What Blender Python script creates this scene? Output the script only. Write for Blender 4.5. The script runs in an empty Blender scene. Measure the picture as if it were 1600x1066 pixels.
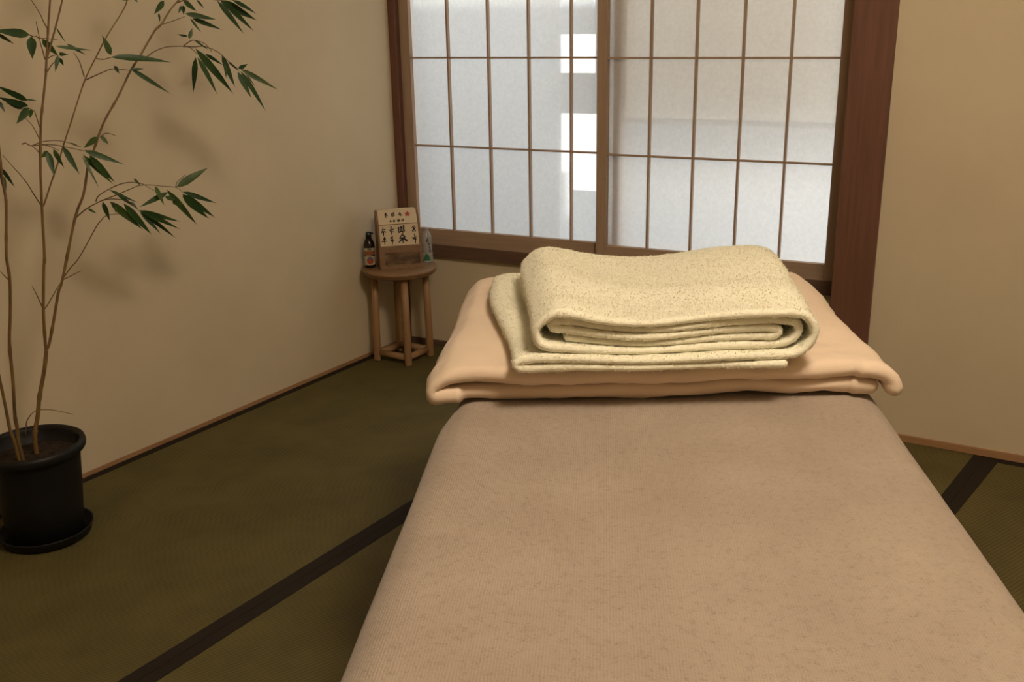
import bpy, bmesh, math, random
import numpy as np
from mathutils import Vector, Matrix, noise

random.seed(7)
S = bpy.context.scene
COL = S.collection

# ---------------------------------------------------------------- camera
PITCH, ROLL, YAW = math.radians(17.66), math.radians(-1.093), math.radians(27.327)
CAM = Vector((0.0, 0.0, 1.218))
fwd = Vector((-math.sin(YAW) * math.cos(PITCH), math.cos(YAW) * math.cos(PITCH), -math.sin(PITCH)))
rgt0 = Vector((math.cos(YAW), math.sin(YAW), 0.0))
dwn0 = fwd.cross(rgt0)
rgt = rgt0 * math.cos(ROLL) - dwn0 * math.sin(ROLL)
dwn = rgt0 * math.sin(ROLL) + dwn0 * math.cos(ROLL)
cd = bpy.data.cameras.new('camera')
cd.sensor_width = 36.0
cd.lens = 35.41
cd.clip_start = 0.05
cam = bpy.data.objects.new('camera', cd)
COL.objects.link(cam)
m = Matrix((rgt, -dwn, -fwd)).transposed().to_4x4()
m.translation = CAM
cam.matrix_world = m
S.camera = cam

# ---------------------------------------------------------------- light
S.view_settings.view_transform = 'Standard'
S.view_settings.look = 'None'
S.view_settings.exposure = 0.0
S.view_settings.gamma = 1.0
S.view_settings.use_curve_mapping = False
wd = bpy.data.worlds.new('overcast_sky')
S.world = wd
wd.use_nodes = True
bg = wd.node_tree.nodes['Background']
bg.inputs[0].default_value = (0.54, 0.77, 1.0, 1)
bg.inputs[1].default_value = 0.88

def lamp(name, kind, loc, energy, color, **kw):
    l = bpy.data.lights.new(name, kind)
    l.energy = energy
    l.color = color
    for k, v in kw.items():
        setattr(l, k, v)
    o = bpy.data.objects.new(name, l)
    o.location = loc
    COL.objects.link(o)
    return o

sun = lamp('sun', 'SUN', (3, 3, 6), 27.0, (1.0, 0.97, 0.92), angle=math.radians(1.0))
sun.rotation_euler = Vector((-0.80, 0.38, -0.46)).to_track_quat('-Z', 'Y').to_euler()
lamp('ceiling_light', 'POINT', (0.15, 0.92, 2.26), 84.0, (1.0, 0.85, 0.67), shadow_soft_size=0.22)

# ---------------------------------------------------------------- materials
MATS = {}

def nodes(name):
    mt = bpy.data.materials.new(name)
    mt.use_nodes = True
    nt = mt.node_tree
    b = nt.nodes['Principled BSDF']
    MATS[name] = mt
    return mt, nt, b

def N(nt, t, **kw):
    n = nt.nodes.new(t)
    for k, v in kw.items():
        if k.startswith('_'):
            setattr(n, k[1:], v)
        else:
            n.inputs[k].default_value = v
    return n

def ramp(nt, fac, stops):
    r = nt.nodes.new('ShaderNodeValToRGB')
    while len(r.color_ramp.elements) < len(stops):
        r.color_ramp.elements.new(0.5)
    for e, (p, c) in zip(r.color_ramp.elements, stops):
        e.position = p
        e.color = (*c, 1)
    nt.links.new(fac, r.inputs['Fac'])
    return r.outputs['Color']

def coords(nt, scale=(1, 1, 1), rot=(0, 0, 0), kind='Object'):
    tc = nt.nodes.new('ShaderNodeTexCoord')
    mp = nt.nodes.new('ShaderNodeMapping')
    mp.inputs['Scale'].default_value = scale
    mp.inputs['Rotation'].default_value = rot
    nt.links.new(tc.outputs[kind], mp.inputs['Vector'])
    return mp.outputs['Vector']

def noise_tex(nt, vec, scale, detail=4, rough=0.55):
    n = N(nt, 'ShaderNodeTexNoise', Scale=scale, Detail=detail, Roughness=rough)
    nt.links.new(vec, n.inputs['Vector'])
    return n.outputs['Fac']

def bump(nt, b, h, strength, dist):
    n = N(nt, 'ShaderNodeBump', Strength=strength, Distance=dist)
    nt.links.new(h, n.inputs['Height'])
    nt.links.new(n.outputs['Normal'], b.inputs['Normal'])
    return n

def mat_noise(name, c0, c1, scale=(1, 1, 1), ns=8, rough=0.8, bs=0.0, bns=None, bd=0.002, spec=0.3, sheen=0.0):
    mt, nt, b = nodes(name)
    v = coords(nt, scale)
    f = noise_tex(nt, v, ns)
    nt.links.new(ramp(nt, f, [(0.3, c0), (0.7, c1)]), b.inputs['Base Color'])
    b.inputs['Roughness'].default_value = rough
    b.inputs['Specular IOR Level'].default_value = spec
    if sheen:
        b.inputs['Sheen Weight'].default_value = sheen
    if bs:
        bump(nt, b, noise_tex(nt, v, bns or ns * 6), bs, bd)
    return mt

def mat_wood(name, c0, c1, axis='z', rough=0.55, ring=1.0):
    mt, nt, b = nodes(name)
    sc = {'x': (2.5, 40, 40), 'y': (40, 2.5, 40), 'z': (40, 40, 2.5)}[axis]
    v = coords(nt, sc)
    f = noise_tex(nt, v, 1.6 * ring, 6, 0.6)
    nt.links.new(ramp(nt, f, [(0.28, c0), (0.72, c1)]), b.inputs['Base Color'])
    b.inputs['Roughness'].default_value = rough
    b.inputs['Specular IOR Level'].default_value = 0.3
    bump(nt, b, f, 0.15, 0.001)
    return mt

def mat_plain(name, c, rough=0.6, spec=0.4, **kw):
    mt, nt, b = nodes(name)
    v = coords(nt)
    f = noise_tex(nt, v, 60)
    d = tuple(x * 0.92 for x in c)
    nt.links.new(ramp(nt, f, [(0.3, d), (0.7, c)]), b.inputs['Base Color'])
    b.inputs['Roughness'].default_value = rough
    b.inputs['Specular IOR Level'].default_value = spec
    for k, val in kw.items():
        b.inputs[k.replace('_', ' ')].default_value = val
    return mt

# plaster: sand grain, faint trowel mottling
def mat_plaster(name, c0, c1):
    mt, nt, b = nodes(name)
    v = coords(nt)
    f = noise_tex(nt, v, 3.0, 5, 0.6)
    nt.links.new(ramp(nt, f, [(0.3, c0), (0.7, c1)]), b.inputs['Base Color'])
    b.inputs['Roughness'].default_value = 0.92
    b.inputs['Specular IOR Level'].default_value = 0.1
    bump(nt, b, noise_tex(nt, v, 420, 3, 0.7), 0.35, 0.0012)
    return mt

mat_plaster('plaster', (0.56, 0.47, 0.325), (0.61, 0.515, 0.36))
mat_plain('ceiling_board', (0.66, 0.58, 0.46), 0.8)
mat_wood('dark_wood', (0.115, 0.050, 0.031), (0.175, 0.080, 0.050), 'z')
mat_wood('dark_wood_x', (0.100, 0.056, 0.038), (0.150, 0.088, 0.060), 'x')
mat_wood('sash_wood', (0.315, 0.215, 0.145), (0.425, 0.300, 0.210), 'z')
mat_wood('sash_wood_x', (0.315, 0.215, 0.145), (0.425, 0.300, 0.210), 'x')
mat_wood('skirt_wood_x', (0.30, 0.160, 0.075), (0.40, 0.225, 0.11), 'x')
mat_wood('skirt_wood_y', (0.30, 0.160, 0.075), (0.40, 0.225, 0.11), 'y')
mat_wood('stool_wood', (0.27, 0.150, 0.068), (0.36, 0.215, 0.105), 'z', 0.45)
mat_wood('stool_wood_x', (0.21, 0.118, 0.056), (0.28, 0.165, 0.082), 'x', 0.42)
mat_wood('card_wood', (0.20, 0.118, 0.064), (0.26, 0.158, 0.088), 'x', 0.6)
mat_wood('box_side', (0.20, 0.105, 0.052), (0.26, 0.14, 0.07), 'z', 0.6)
mat_noise('black_border', (0.015, 0.0105, 0.007), (0.025, 0.018, 0.012), ns=300, rough=0.75, spec=0.2)
mat_noise('soil', (0.010, 0.007, 0.004), (0.05, 0.032, 0.018), ns=70, rough=1.0, bs=1.0, bns=90, bd=0.01)
mat_plain('pot_black', (0.008, 0.0072, 0.0065), 0.5, 0.3)
mat_plain('panel_cream', (0.62, 0.50, 0.33), 0.7)
mat_plain('ink', (0.010, 0.009, 0.009), 0.7)
mat_plain('red_ink', (0.42, 0.045, 0.05), 0.7)
mat_plain('brown_glass', (0.016, 0.008, 0.006), 0.15, 0.5)
mat_plain('black_cap', (0.010, 0.010, 0.012), 0.35)
mat_plain('label_cream', (0.46, 0.39, 0.25), 0.6)
mat_plain('label_orange', (0.26, 0.085, 0.03), 0.6)
mat_plain('label_red', (0.42, 0.055, 0.03), 0.6)
mat_plain('label_blue', (0.10, 0.11, 0.20), 0.6)
mat_plain('label_green', (0.035, 0.15, 0.075), 0.6)
mat_plain('label_grey', (0.34, 0.33, 0.29), 0.5)
mat_plain('steel', (0.32, 0.30, 0.28), 0.35, 0.5, Metallic=0.9)
mat_plain('table_vinyl', (0.28, 0.22, 0.16), 0.5)
mat_plain('aluminium', (0.45, 0.46, 0.47), 0.45, 0.5)

# clear plastic bottle
mt, nt, b = nodes('clear_plastic')
f = noise_tex(nt, coords(nt), 40)
nt.links.new(ramp(nt, f, [(0.3, (0.80, 0.80, 0.76)), (0.7, (0.88, 0.88, 0.84))]), b.inputs['Base Color'])
b.inputs['Roughness'].default_value = 0.08
b.inputs['Transmission Weight'].default_value = 0.72
b.inputs['IOR'].default_value = 1.33

# woven cloth of the added blind, dims and warms the light through it
mt, nt, b = nodes('added_blind_cloth')
nt.nodes.remove(b)
out = nt.nodes['Material Output']
pc = ramp(nt, noise_tex(nt, coords(nt, (20, 20, 400)), 2.0, 3), [(0.3, (0.58, 0.52, 0.44)), (0.7, (0.70, 0.63, 0.54))])
tl = nt.nodes.new('ShaderNodeBsdfTranslucent')
df = nt.nodes.new('ShaderNodeBsdfDiffuse')
m1 = N(nt, 'ShaderNodeMixShader', Fac=0.45)
nt.links.new(pc, tl.inputs['Color'])
nt.links.new(pc, df.inputs['Color'])
nt.links.new(tl.outputs[0], m1.inputs[1])
nt.links.new(df.outputs[0], m1.inputs[2])
nt.links.new(m1.outputs[0], out.inputs['Surface'])

# stained picture strip on the front of the box
mt, nt, b = nodes('stained_wood')
v = coords(nt, (12, 12, 30))
f = noise_tex(nt, v, 1.4, 3)
nt.links.new(ramp(nt, f, [(0.35, (0.06, 0.034, 0.02)), (0.5, (0.12, 0.070, 0.038)), (0.7, (0.22, 0.135, 0.072))]), b.inputs['Base Color'])
b.inputs['Roughness'].default_value = 0.5

# shoji paper: scatters light through, lets a little straight through
mt, nt, b = nodes('shoji_paper')
nt.nodes.remove(b)
out = nt.nodes['Material Output']
v = coords(nt)
f = noise_tex(nt, v, 90, 5, 0.65)
pc = ramp(nt, f, [(0.3, (0.80, 0.80, 0.79)), (0.7, (0.90, 0.90, 0.89))])
tl = nt.nodes.new('ShaderNodeBsdfTranslucent')
df = nt.nodes.new('ShaderNodeBsdfDiffuse')
tp = N(nt, 'ShaderNodeBsdfTransparent', Color=(1, 1, 1, 1))
m1 = N(nt, 'ShaderNodeMixShader', Fac=0.38)
m2 = N(nt, 'ShaderNodeMixShader', Fac=0.22)
nt.links.new(pc, tl.inputs['Color'])
nt.links.new(pc, df.inputs['Color'])
nt.links.new(tl.outputs[0], m1.inputs[1])
nt.links.new(df.outputs[0], m1.inputs[2])
nt.links.new(m1.outputs[0], m2.inputs[1])
nt.links.new(tp.outputs[0], m2.inputs[2])
nt.links.new(m2.outputs[0], out.inputs['Surface'])

# tatami facing: olive rush with fine ribs
mt, nt, b = nodes('tatami')
v = coords(nt, (1, 1, 1), (0, 0, math.radians(-63)))
w = N(nt, 'ShaderNodeTexWave', _wave_type='BANDS', _bands_direction='Y', Scale=34.0, Distortion=0.5, Detail=2.0)
w.inputs['Detail Scale'].default_value = 3.0
nt.links.new(v, w.inputs['Vector'])
f = noise_tex(nt, v, 5.0, 6, 0.65)
f2 = noise_tex(nt, coords(nt, (8, 160, 1), (0, 0, math.radians(-63))), 3.0, 3)
mx = N(nt, 'ShaderNodeMath', _operation='MULTIPLY_ADD')
nt.links.new(w.outputs['Fac'], mx.inputs[0]); mx.inputs[1].default_value = 0.34
nt.links.new(f, mx.inputs[2])
mx2 = N(nt, 'ShaderNodeMath', _operation='MULTIPLY_ADD')
nt.links.new(f2, mx2.inputs[0]); mx2.inputs[1].default_value = 0.25
nt.links.new(mx.outputs[0], mx2.inputs[2])
nt.links.new(ramp(nt, mx2.outputs[0], [(0.42, (0.062, 0.051, 0.017)), (1.0, (0.128, 0.103, 0.034))]), b.inputs['Base Color'])
b.inputs['Roughness'].default_value = 0.7
b.inputs['Specular IOR Level'].default_value = 0.25
bump(nt, b, w.outputs['Fac'], 0.25, 0.001)

# towelling sheet: knit ribs and dark flecks where the pile is thin
mt, nt, b = nodes('towel_sheet')
BED = math.radians(22)
v = coords(nt, (1, 1, 1), (0, 0, -BED))
f = noise_tex(nt, v, 7.0, 5, 0.6)
base = ramp(nt, f, [(0.3, (0.31, 0.245, 0.190)), (0.7, (0.36, 0.29, 0.228))])
vs = coords(nt, (210, 560, 1), (0, 0, -BED))
fl = noise_tex(nt, vs, 1.6, 3, 0.7)
patch = noise_tex(nt, v, 95.0, 4, 0.75)
mul = N(nt, 'ShaderNodeMath', _operation='MULTIPLY')
nt.links.new(fl, mul.inputs[0]); nt.links.new(patch, mul.inputs[1])
flk = ramp(nt, mul.outputs[0], [(0.275, (0, 0, 0)), (0.36, (1, 1, 1))])
mix = N(nt, 'ShaderNodeMix', _data_type='RGBA', _blend_type='MULTIPLY')
sub = N(nt, 'ShaderNodeMath', _operation='MULTIPLY'); sub.inputs[1].default_value = 0.50
nt.links.new(flk, sub.inputs[0])
nt.links.new(sub.outputs[0], mix.inputs[0])
nt.links.new(base, mix.inputs[6])
mix.inputs[7].default_value = (0.50, 0.47, 0.44, 1)
nt.links.new(mix.outputs[2], b.inputs['Base Color'])
b.inputs['Roughness'].default_value = 0.95
b.inputs['Specular IOR Level'].default_value = 0.1
b.inputs['Sheen Weight'].default_value = 0.15
wv = N(nt, 'ShaderNodeTexWave', _wave_type='BANDS', _bands_direction='X', Scale=95.0, Distortion=1.2, Detail=1.0)
nt.links.new(v, wv.inputs['Vector'])
ad = N(nt, 'ShaderNodeMath', _operation='MULTIPLY_ADD')
nt.links.new(wv.outputs['Fac'], ad.inputs[0]); ad.inputs[1].default_value = 0.3
nt.links.new(noise_tex(nt, v, 260, 3, 0.7), ad.inputs[2])
bump(nt, b, ad.outputs[0], 0.55, 0.0016)

# peach cotton quilt
mt, nt, b = nodes('quilt_cotton')
v = coords(nt)
nt.links.new(ramp(nt, noise_tex(nt, v, 6), [(0.3, (0.68, 0.535, 0.40)), (0.7, (0.73, 0.58, 0.44))]), b.inputs['Base Color'])
b.inputs['Roughness'].default_value = 0.85
b.inputs['Specular IOR Level'].default_value = 0.15
b.inputs['Sheen Weight'].default_value = 0.15
bump(nt, b, noise_tex(nt, coords(nt, (30, 30, 30)), 1.2, 5, 0.6), 0.35, 0.004)

# cream fleece blanket
mt, nt, b = nodes('fleece')
v = coords(nt)
nt.links.new(ramp(nt, noise_tex(nt, v, 150, 4, 0.7), [(0.3, (0.76, 0.72, 0.555)), (0.7, (0.86, 0.845, 0.69))]), b.inputs['Base Color'])
b.inputs['Roughness'].default_value = 1.0
b.inputs['Specular IOR Level'].default_value = 0.05
b.inputs['Sheen Weight'].default_value = 0.3
bump(nt, b, noise_tex(nt, v, 260, 3, 0.7), 0.35, 0.003)
mt2 = mt.copy()
mt2.name = 'fleece_fibre'
MATS['fleece_fibre'] = mt2
n2 = mt2.node_tree
b2_ = n2.nodes['Principled BSDF']
tr2 = N(n2, 'ShaderNodeBsdfTranslucent', Color=(0.86, 0.83, 0.66, 1))
ms2 = N(n2, 'ShaderNodeMixShader', Fac=0.45)
n2.links.new(b2_.outputs[0], ms2.inputs[1])
n2.links.new(tr2.outputs[0], ms2.inputs[2])
n2.links.new(ms2.outputs[0], n2.nodes['Material Output'].inputs['Surface'])

# bamboo
mt, nt, b = nodes('bamboo_cane')
v = coords(nt, (60, 60, 9))
nt.links.new(ramp(nt, noise_tex(nt, v, 1.3, 4), [(0.3, (0.075, 0.040, 0.013)), (0.5, (0.150, 0.085, 0.026)), (0.7, (0.21, 0.125, 0.036))]), b.inputs['Base Color'])
b.inputs['Roughness'].default_value = 0.5
mt, nt, b = nodes('bamboo_twig')
nt.links.new(ramp(nt, noise_tex(nt, coords(nt), 30, 3), [(0.3, (0.075, 0.042, 0.016)), (0.7, (0.15, 0.09, 0.032))]), b.inputs['Base Color'])
b.inputs['Roughness'].default_value = 0.6
for k, (c0, c1) in enumerate((((0.020, 0.047, 0.013), (0.038, 0.078, 0.020)), ((0.030, 0.058, 0.014), (0.066, 0.105, 0.024)), ((0.014, 0.034, 0.011), (0.028, 0.060, 0.018)))):
    mt, nt, b = nodes('bamboo_leaf_%d' % k)
    uv = nt.nodes.new('ShaderNodeUVMap')
    sx = nt.nodes.new('ShaderNodeSeparateXYZ')
    nt.links.new(uv.outputs[0], sx.inputs[0])
    body = ramp(nt, noise_tex(nt, coords(nt), 35, 3), [(0.3, c0), (0.7, c1)])
    tip = ramp(nt, sx.outputs[0], [(0.86, (0, 0, 0)), (0.97, (1, 1, 1))])
    mxx = N(nt, 'ShaderNodeMix', _data_type='RGBA')
    nt.links.new(tip, mxx.inputs[0])
    nt.links.new(body, mxx.inputs[6])
    mxx.inputs[7].default_value = (0.20, 0.13, 0.045, 1)
    nt.links.new(mxx.outputs[2], b.inputs['Base Color'])
    b.inputs['Roughness'].default_value = 0.45
    b.inputs['Specular IOR Level'].default_value = 0.3

mat_noise('garden_block', (0.78, 0.78, 0.77), (0.86, 0.86, 0.85), ns=6, rough=0.9, bs=0.3, bns=60)
mat_noise('grey_board', (0.22, 0.22, 0.21), (0.30, 0.30, 0.285), (1, 1, 6), ns=4, rough=0.85)  # dark tone keeps the paper in front of it duller
mat_noise('light_board', (0.60, 0.63, 0.67), (0.68, 0.71, 0.75), (1, 1, 6), ns=4, rough=0.85)  # brighter glow on the paper is put into this board tone
mat_noise('pale_board', (0.74, 0.80, 0.88), (0.80, 0.86, 0.94), (1, 1, 6), ns=4, rough=0.85)  # bluish glow low on the paper is put into this board tone
mat_noise('concrete', (0.30, 0.31, 0.32), (0.38, 0.39, 0.40), ns=5, rough=0.9)

# ---------------------------------------------------------------- builders
ORG = {}

def tag(o, label, cat, group=None):
    o['label'] = label
    o['category'] = cat
    if group:
        o['group'] = group
    return o

def thing(name, loc, label=None, cat=None, group=None, kind=None):
    o = bpy.data.objects.new(name, None)
    o.empty_display_size = 0.05
    o.location = loc
    COL.objects.link(o)
    ORG[o] = Vector(loc)
    if label:
        tag(o, label, cat, group)
    if kind:
        o['kind'] = kind
    return o

def put(name, geo, mat, parent=None, smooth=False, origin=None, kind=None, label=None):
    """one mesh object from world-space verts and faces"""
    vs, fs = geo
    org = ORG[parent] if parent is not None else Vector(origin or (0, 0, 0))
    me = bpy.data.meshes.new(name)
    me.from_pydata([tuple(Vector(v) - org) for v in vs], [], fs)
    me.materials.append(MATS[mat])
    if smooth:
        me.polygons.foreach_set('use_smooth', [True] * len(me.polygons))
    me.update()
    o = bpy.data.objects.new(name, me)
    if parent is not None:
        o.parent = parent
    else:
        o.location = org
    COL.objects.link(o)
    ORG[o] = org
    if kind:
        o['kind'] = kind
    if label:
        o['label'] = label
    return o

def box(lo, hi, bev=0.0, seg=2, frame=None):
    bm = bmesh.new()
    bmesh.ops.create_cube(bm, size=1.0)
    lo, hi = Vector(lo), Vector(hi)
    for v in bm.verts:
        v.co = Vector(((lo[i] + hi[i]) / 2 + v.co[i] * (hi[i] - lo[i])) for i in range(3))
    if bev:
        bmesh.ops.bevel(bm, geom=bm.edges[:], offset=bev, segments=seg, affect='EDGES', profile=0.5)
    if frame:
        for v in bm.verts:
            v.co = frame @ v.co
    bm.verts.index_update()
    g = ([v.co.copy() for v in bm.verts], [[v.index for v in f.verts] for f in bm.faces])
    bm.free()
    return g

def prism(poly, z0, z1):
    n = len(poly)
    vs = [(x, y, z0) for x, y in poly] + [(x, y, z1) for x, y in poly]
    fs = [list(range(n))[::-1], list(range(n, 2 * n))]
    fs += [[i, (i + 1) % n, n + (i + 1) % n, n + i] for i in range(n)]
    return vs, fs

def join(*gs):
    vs, fs = [], []
    for g in gs:
        o = len(vs)
        vs += list(g[0])
        fs += [[i + o for i in f] for f in g[1]]
    return vs, fs

def lathe(prof, c, n=32, cap=True):
    vs, fs = [], []
    for r, z in prof:
        for k in range(n):
            a = 2 * math.pi * k / n
            vs.append((c[0] + r * math.cos(a), c[1] + r * math.sin(a), c[2] + z))
    for i in range(len(prof) - 1):
        for k in range(n):
            fs.append([i * n + k, i * n + (k + 1) % n, (i + 1) * n + (k + 1) % n, (i + 1) * n + k])
    if cap:
        fs.append(list(range(n))[::-1])
        fs.append([(len(prof) - 1) * n + k for k in range(n)])
    return vs, fs

def tube(path, radii, n=8):
    path = [Vector(p) for p in path]
    vs, fs = [], []
    ref = Vector((0.3, 0.8, 0.5)).normalized()
    for i, p in enumerate(path):
        t = (path[min(i + 1, len(path) - 1)] - path[max(i - 1, 0)]).normalized()
        a = t.cross(ref).normalized()
        b = t.cross(a)
        r = radii[i] if isinstance(radii, (list, tuple)) else radii
        for k in range(n):
            q = 2 * math.pi * k / n
            vs.append(p + (a * math.cos(q) + b * math.sin(q)) * r)
    for i in range(len(path) - 1):
        for k in range(n):
            fs.append([i * n + k, i * n + (k + 1) % n, (i + 1) * n + (k + 1) % n, (i + 1) * n + k])
    fs.append(list(range(n))[::-1])
    fs.append([(len(path) - 1) * n + k for k in range(n)])
    return vs, fs

def catmull(pts, sub=4):
    P = [Vector(p) for p in pts]
    out = []
    for i in range(len(P) - 1):
        p0, p1, p2, p3 = P[max(i - 1, 0)], P[i], P[i + 1], P[min(i + 2, len(P) - 1)]
        for s in range(sub):
            t = s / sub
            out.append(0.5 * ((2 * p1) + (p2 - p0) * t + (2 * p0 - 5 * p1 + 4 * p2 - p3) * t * t + (3 * p1 - p0 - 3 * p2 + p3) * t ** 3))
    out.append(P[-1])
    return out

def struct(name, geo, mat, parent=None):
    return put(name, geo, mat, parent, kind='structure')

# ---------------------------------------------------------------- the room
CEIL = 2.42
WY = 3.24                                   # window wall
def lwx(y):                                 # face of the left wall, a little out of square
    return -2.153 + 0.0938 * (y - WY)
def rwy(x):                                 # face of the wall beyond the right post
    return 2.992 - 0.060 * (x + 0.23)
FX, FY = 1.75, -1.30                        # far side of the room behind the camera

L0, L1 = (lwx(FY), FY), (lwx(WY), WY)
struct('wall_left', prism([L0, L1, (L1[0], WY + 0.14), (L1[0] - 0.16, WY + 0.14), (L0[0] - 0.16, FY)], 0, CEIL), 'plaster')
struct('wall_back', join(box((L1[0], WY, 0), (-0.36, WY + 0.12, 0.362)), box((L1[0], WY, 1.86), (-0.36, WY + 0.12, CEIL))), 'plaster')
struct('wall_alcove', prism([(-0.365, rwy(-0.365)), (FX, rwy(FX)), (FX, WY + 0.12), (-0.365, WY + 0.12)], 0, CEIL), 'plaster')
struct('wall_right', box((FX, FY, 0), (FX + 0.12, WY + 0.12, CEIL)), 'plaster')
struct('wall_front', box((L0[0] - 0.16, FY - 0.12, 0), (FX + 0.12, FY, CEIL)), 'plaster')
struct('ceiling', box((-2.9, FY - 0.12, CEIL), (FX + 0.12, WY + 0.14, CEIL + 0.06)), 'ceiling_board')

# floor: subfloor with tatami mats laid in it, cloth borders on the mats
floor = struct('floor', box((-2.9, FY - 0.12, -0.12), (FX + 0.12, WY + 0.14, -0.05)), 'concrete')
def line_x(p, q, y):
    return p[0] + (q[0] - p[0]) * (y - p[1]) / (q[1] - p[1])
BA, BB = (-1.466, 1.131), (-1.367, 2.019)       # left edge of the double border
BC, BD = (-1.398, 1.163), (-1.318, 1.897)       # right edge of it
CA, CB = (-0.099, 2.681), (-0.044, 2.971)       # left edge of the border by the right wall
CC, CE = (-0.057, 2.579), (0.021, 2.948)        # right edge
def seam(y): return (line_x(BA, BB, y) + line_x(BC, BD, y)) / 2
def seam2(y): return (line_x(CA, CB, y) + line_x(CC, CE, y)) / 2
def quad(f0, f1, y0, y1):
    return [(f0(y0), y0), (f1(y0), y0), (f1(y1), y1), (f0(y1), y1)]
TT = 0.0
def mat_piece(poly, borders):
    mo = put('tatami_mat', prism(poly, -0.05, TT), 'tatami', floor)
    for bp in borders:
        put('cloth_border', prism(bp, -0.001, TT + 0.0012), 'black_border', mo)
gap = 0.0006
lw_in = lambda y: lwx(y) + 0.0005
lb = lambda y: lwx(y) + 0.030
y_split = 0.55
for y0, y1 in ((y_split, WY - 0.001), (FY + 0.001, y_split - gap)):
    mat_piece(quad(lw_in, lambda y: seam(y) - gap, y0, y1),
              [quad(lw_in, lb, y0, y1), quad(lambda y: line_x(BA, BB, y), lambda y: seam(y) - gap, y0, y1)])
for y0, y1 in ((0.62, 2.987), (FY + 0.001, 0.62 - gap)):
    mat_piece(quad(lambda y: seam(y) + gap, lambda y: seam2(y) - gap, y0, y1),
              [quad(lambda y: seam(y) + gap, lambda y: line_x(BC, BD, y), y0, y1), quad(lambda y: line_x(CA, CB, y), lambda y: seam2(y) - gap, y0, y1)])
mat_piece([(seam(2.9884), 2.9884), (-0.36, 2.9884), (-0.36, WY - 0.001), (seam(WY), WY - 0.001)], [])
yw = lambda x: rwy(x) - 0.0005
xr = FX - 0.001
mat_piece([(seam2(1.95) + gap, 1.95), (xr, 1.95), (xr, yw(xr)), (seam2(2.975) + gap, yw(seam2(2.975)))],
          [[(seam2(1.95) + gap, 1.95), (line_x(CC, CE, 1.95), 1.95), (line_x(CC, CE, 2.948), 2.948), (seam2(2.975) + gap, yw(0) - 0.0)],
           [(line_x(CC, CE, 2.948) + 0.001, yw(0.03) - 0.036), (xr, yw(xr) - 0.030), (xr, yw(xr)), (line_x(CC, CE, 2.948) - 0.03, yw(0))]])
mat_piece([(seam2(FY) + gap, FY + 0.001), (xr, FY + 0.001), (xr, 1.95 - gap), (seam2(1.95) + gap, 1.95 - gap)],
          [[(seam2(FY) + gap, FY + 0.001), (line_x(CC, CE, FY), FY + 0.001), (line_x(CC, CE, 1.949), 1.949), (seam2(1.949) + gap, 1.949)]])

# skirtings
struct('baseboard_left', prism([(lwx(FY) + 0.0005, FY), (lwx(FY) + 0.004, FY), (lwx(WY) + 0.004, WY - 0.013), (lwx(WY) + 0.0005, WY - 0.013)], 0.0015, 0.0135), 'skirt_wood_y')
struct('baseboard_back', box((lwx(WY) + 0.03, WY - 0.010, 0.0015), (-0.49, WY - 0.0005, 0.020)), 'dark_wood_x')
struct('baseboard_alcove', prism([(-0.362, rwy(-0.362) - 0.010), (FX, rwy(FX) - 0.010), (FX, rwy(FX) - 0.0005), (-0.362, rwy(-0.362) - 0.0005)], 0.0015, 0.021), 'skirt_wood_x')

# posts, sill and lintel
struct('trim_1', join(box((lwx(WY) + 0.0005, WY - 0.012, 0), (-2.1235, WY - 0.0005, CEIL), 0.002), box((lwx(WY) + 0.0005, WY, 0.363), (-2.1232, WY + 0.118, 1.8595))), 'dark_wood')
struct('trim_2', box((-0.4795, 2.984, 0), (-0.3645, WY - 0.0005, CEIL), 0.003), 'dark_wood')
struct('trim_3', join(box((-2.122, WY - 0.022, 0.3625), (-0.4805, WY - 0.0175, 0.410), 0.0015), box((-2.122, WY - 0.0170, 0.3625), (-0.4805, WY + 0.11, 0.3985), 0.001)), 'dark_wood_x')
struct('trim_4', box((-2.122, WY - 0.020, 1.800), (-0.4805, WY + 0.11, 1.8595), 0.002), 'dark_wood_x')

# shoji sashes
ZR = [0.461, 0.7756, 1.0934, 1.410, 1.727]
def sash(name, yc, x0, x1, xs, ztop=1.797, zbot=0.4005):
    w = thing(name, ((x0 + x1) / 2, yc, zbot), kind='structure')
    d = 0.0130
    put('stile', box((x0, yc - d, zbot), (xs[0], yc + d, ztop), 0.0015), 'sash_wood', w)
    put('stile', box((xs[-1], yc - d, zbot), (x1, yc + d, ztop), 0.0015), 'sash_wood', w)
    put('rail', box((xs[0] + 0.0003, yc - d + 0.001, zbot), (xs[-1] - 0.0003, yc + d - 0.001, ZR[0]), 0.0015), 'sash_wood_x', w)
    put('rail', box((xs[0] + 0.0003, yc - d + 0.001, ZR[-1]), (xs[-1] - 0.0003, yc + d - 0.001, ztop), 0.0015), 'sash_wood_x', w)
    for x in xs[1:-1]:
        put('muntin', box((x - 0.0036, yc - 0.010, ZR[0]), (x + 0.0036, yc + 0.006, ZR[-1]), 0.0006, 1), 'sash_wood', w)
    for z in ZR[1:-1]:
        put('muntin', box((xs[0], yc - 0.0085, z - 0.0031), (xs[-1], yc + 0.0055, z + 0.0031), 0.0006, 1), 'sash_wood_x', w)
    for i in range(len(xs) - 1):
        for j in range(len(ZR) - 1):
            a0, a1, c0, c1 = xs[i] + 0.0002, xs[i + 1] - 0.0002, ZR[j] + 0.0002, ZR[j + 1] - 0.0002
            put('paper_pane', ([(a0, yc + 0.0063, c0), (a1, yc + 0.0063, c0), (a1, yc + 0.0063, c1), (a0, yc + 0.0063, c1)], [[0, 1, 2, 3]]), 'shoji_paper', w)
    return w
sash('window_1', 3.2680, -2.1230, -1.245, [-2.082, -1.924, -1.759, -1.600, -1.439, -1.280])
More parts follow.
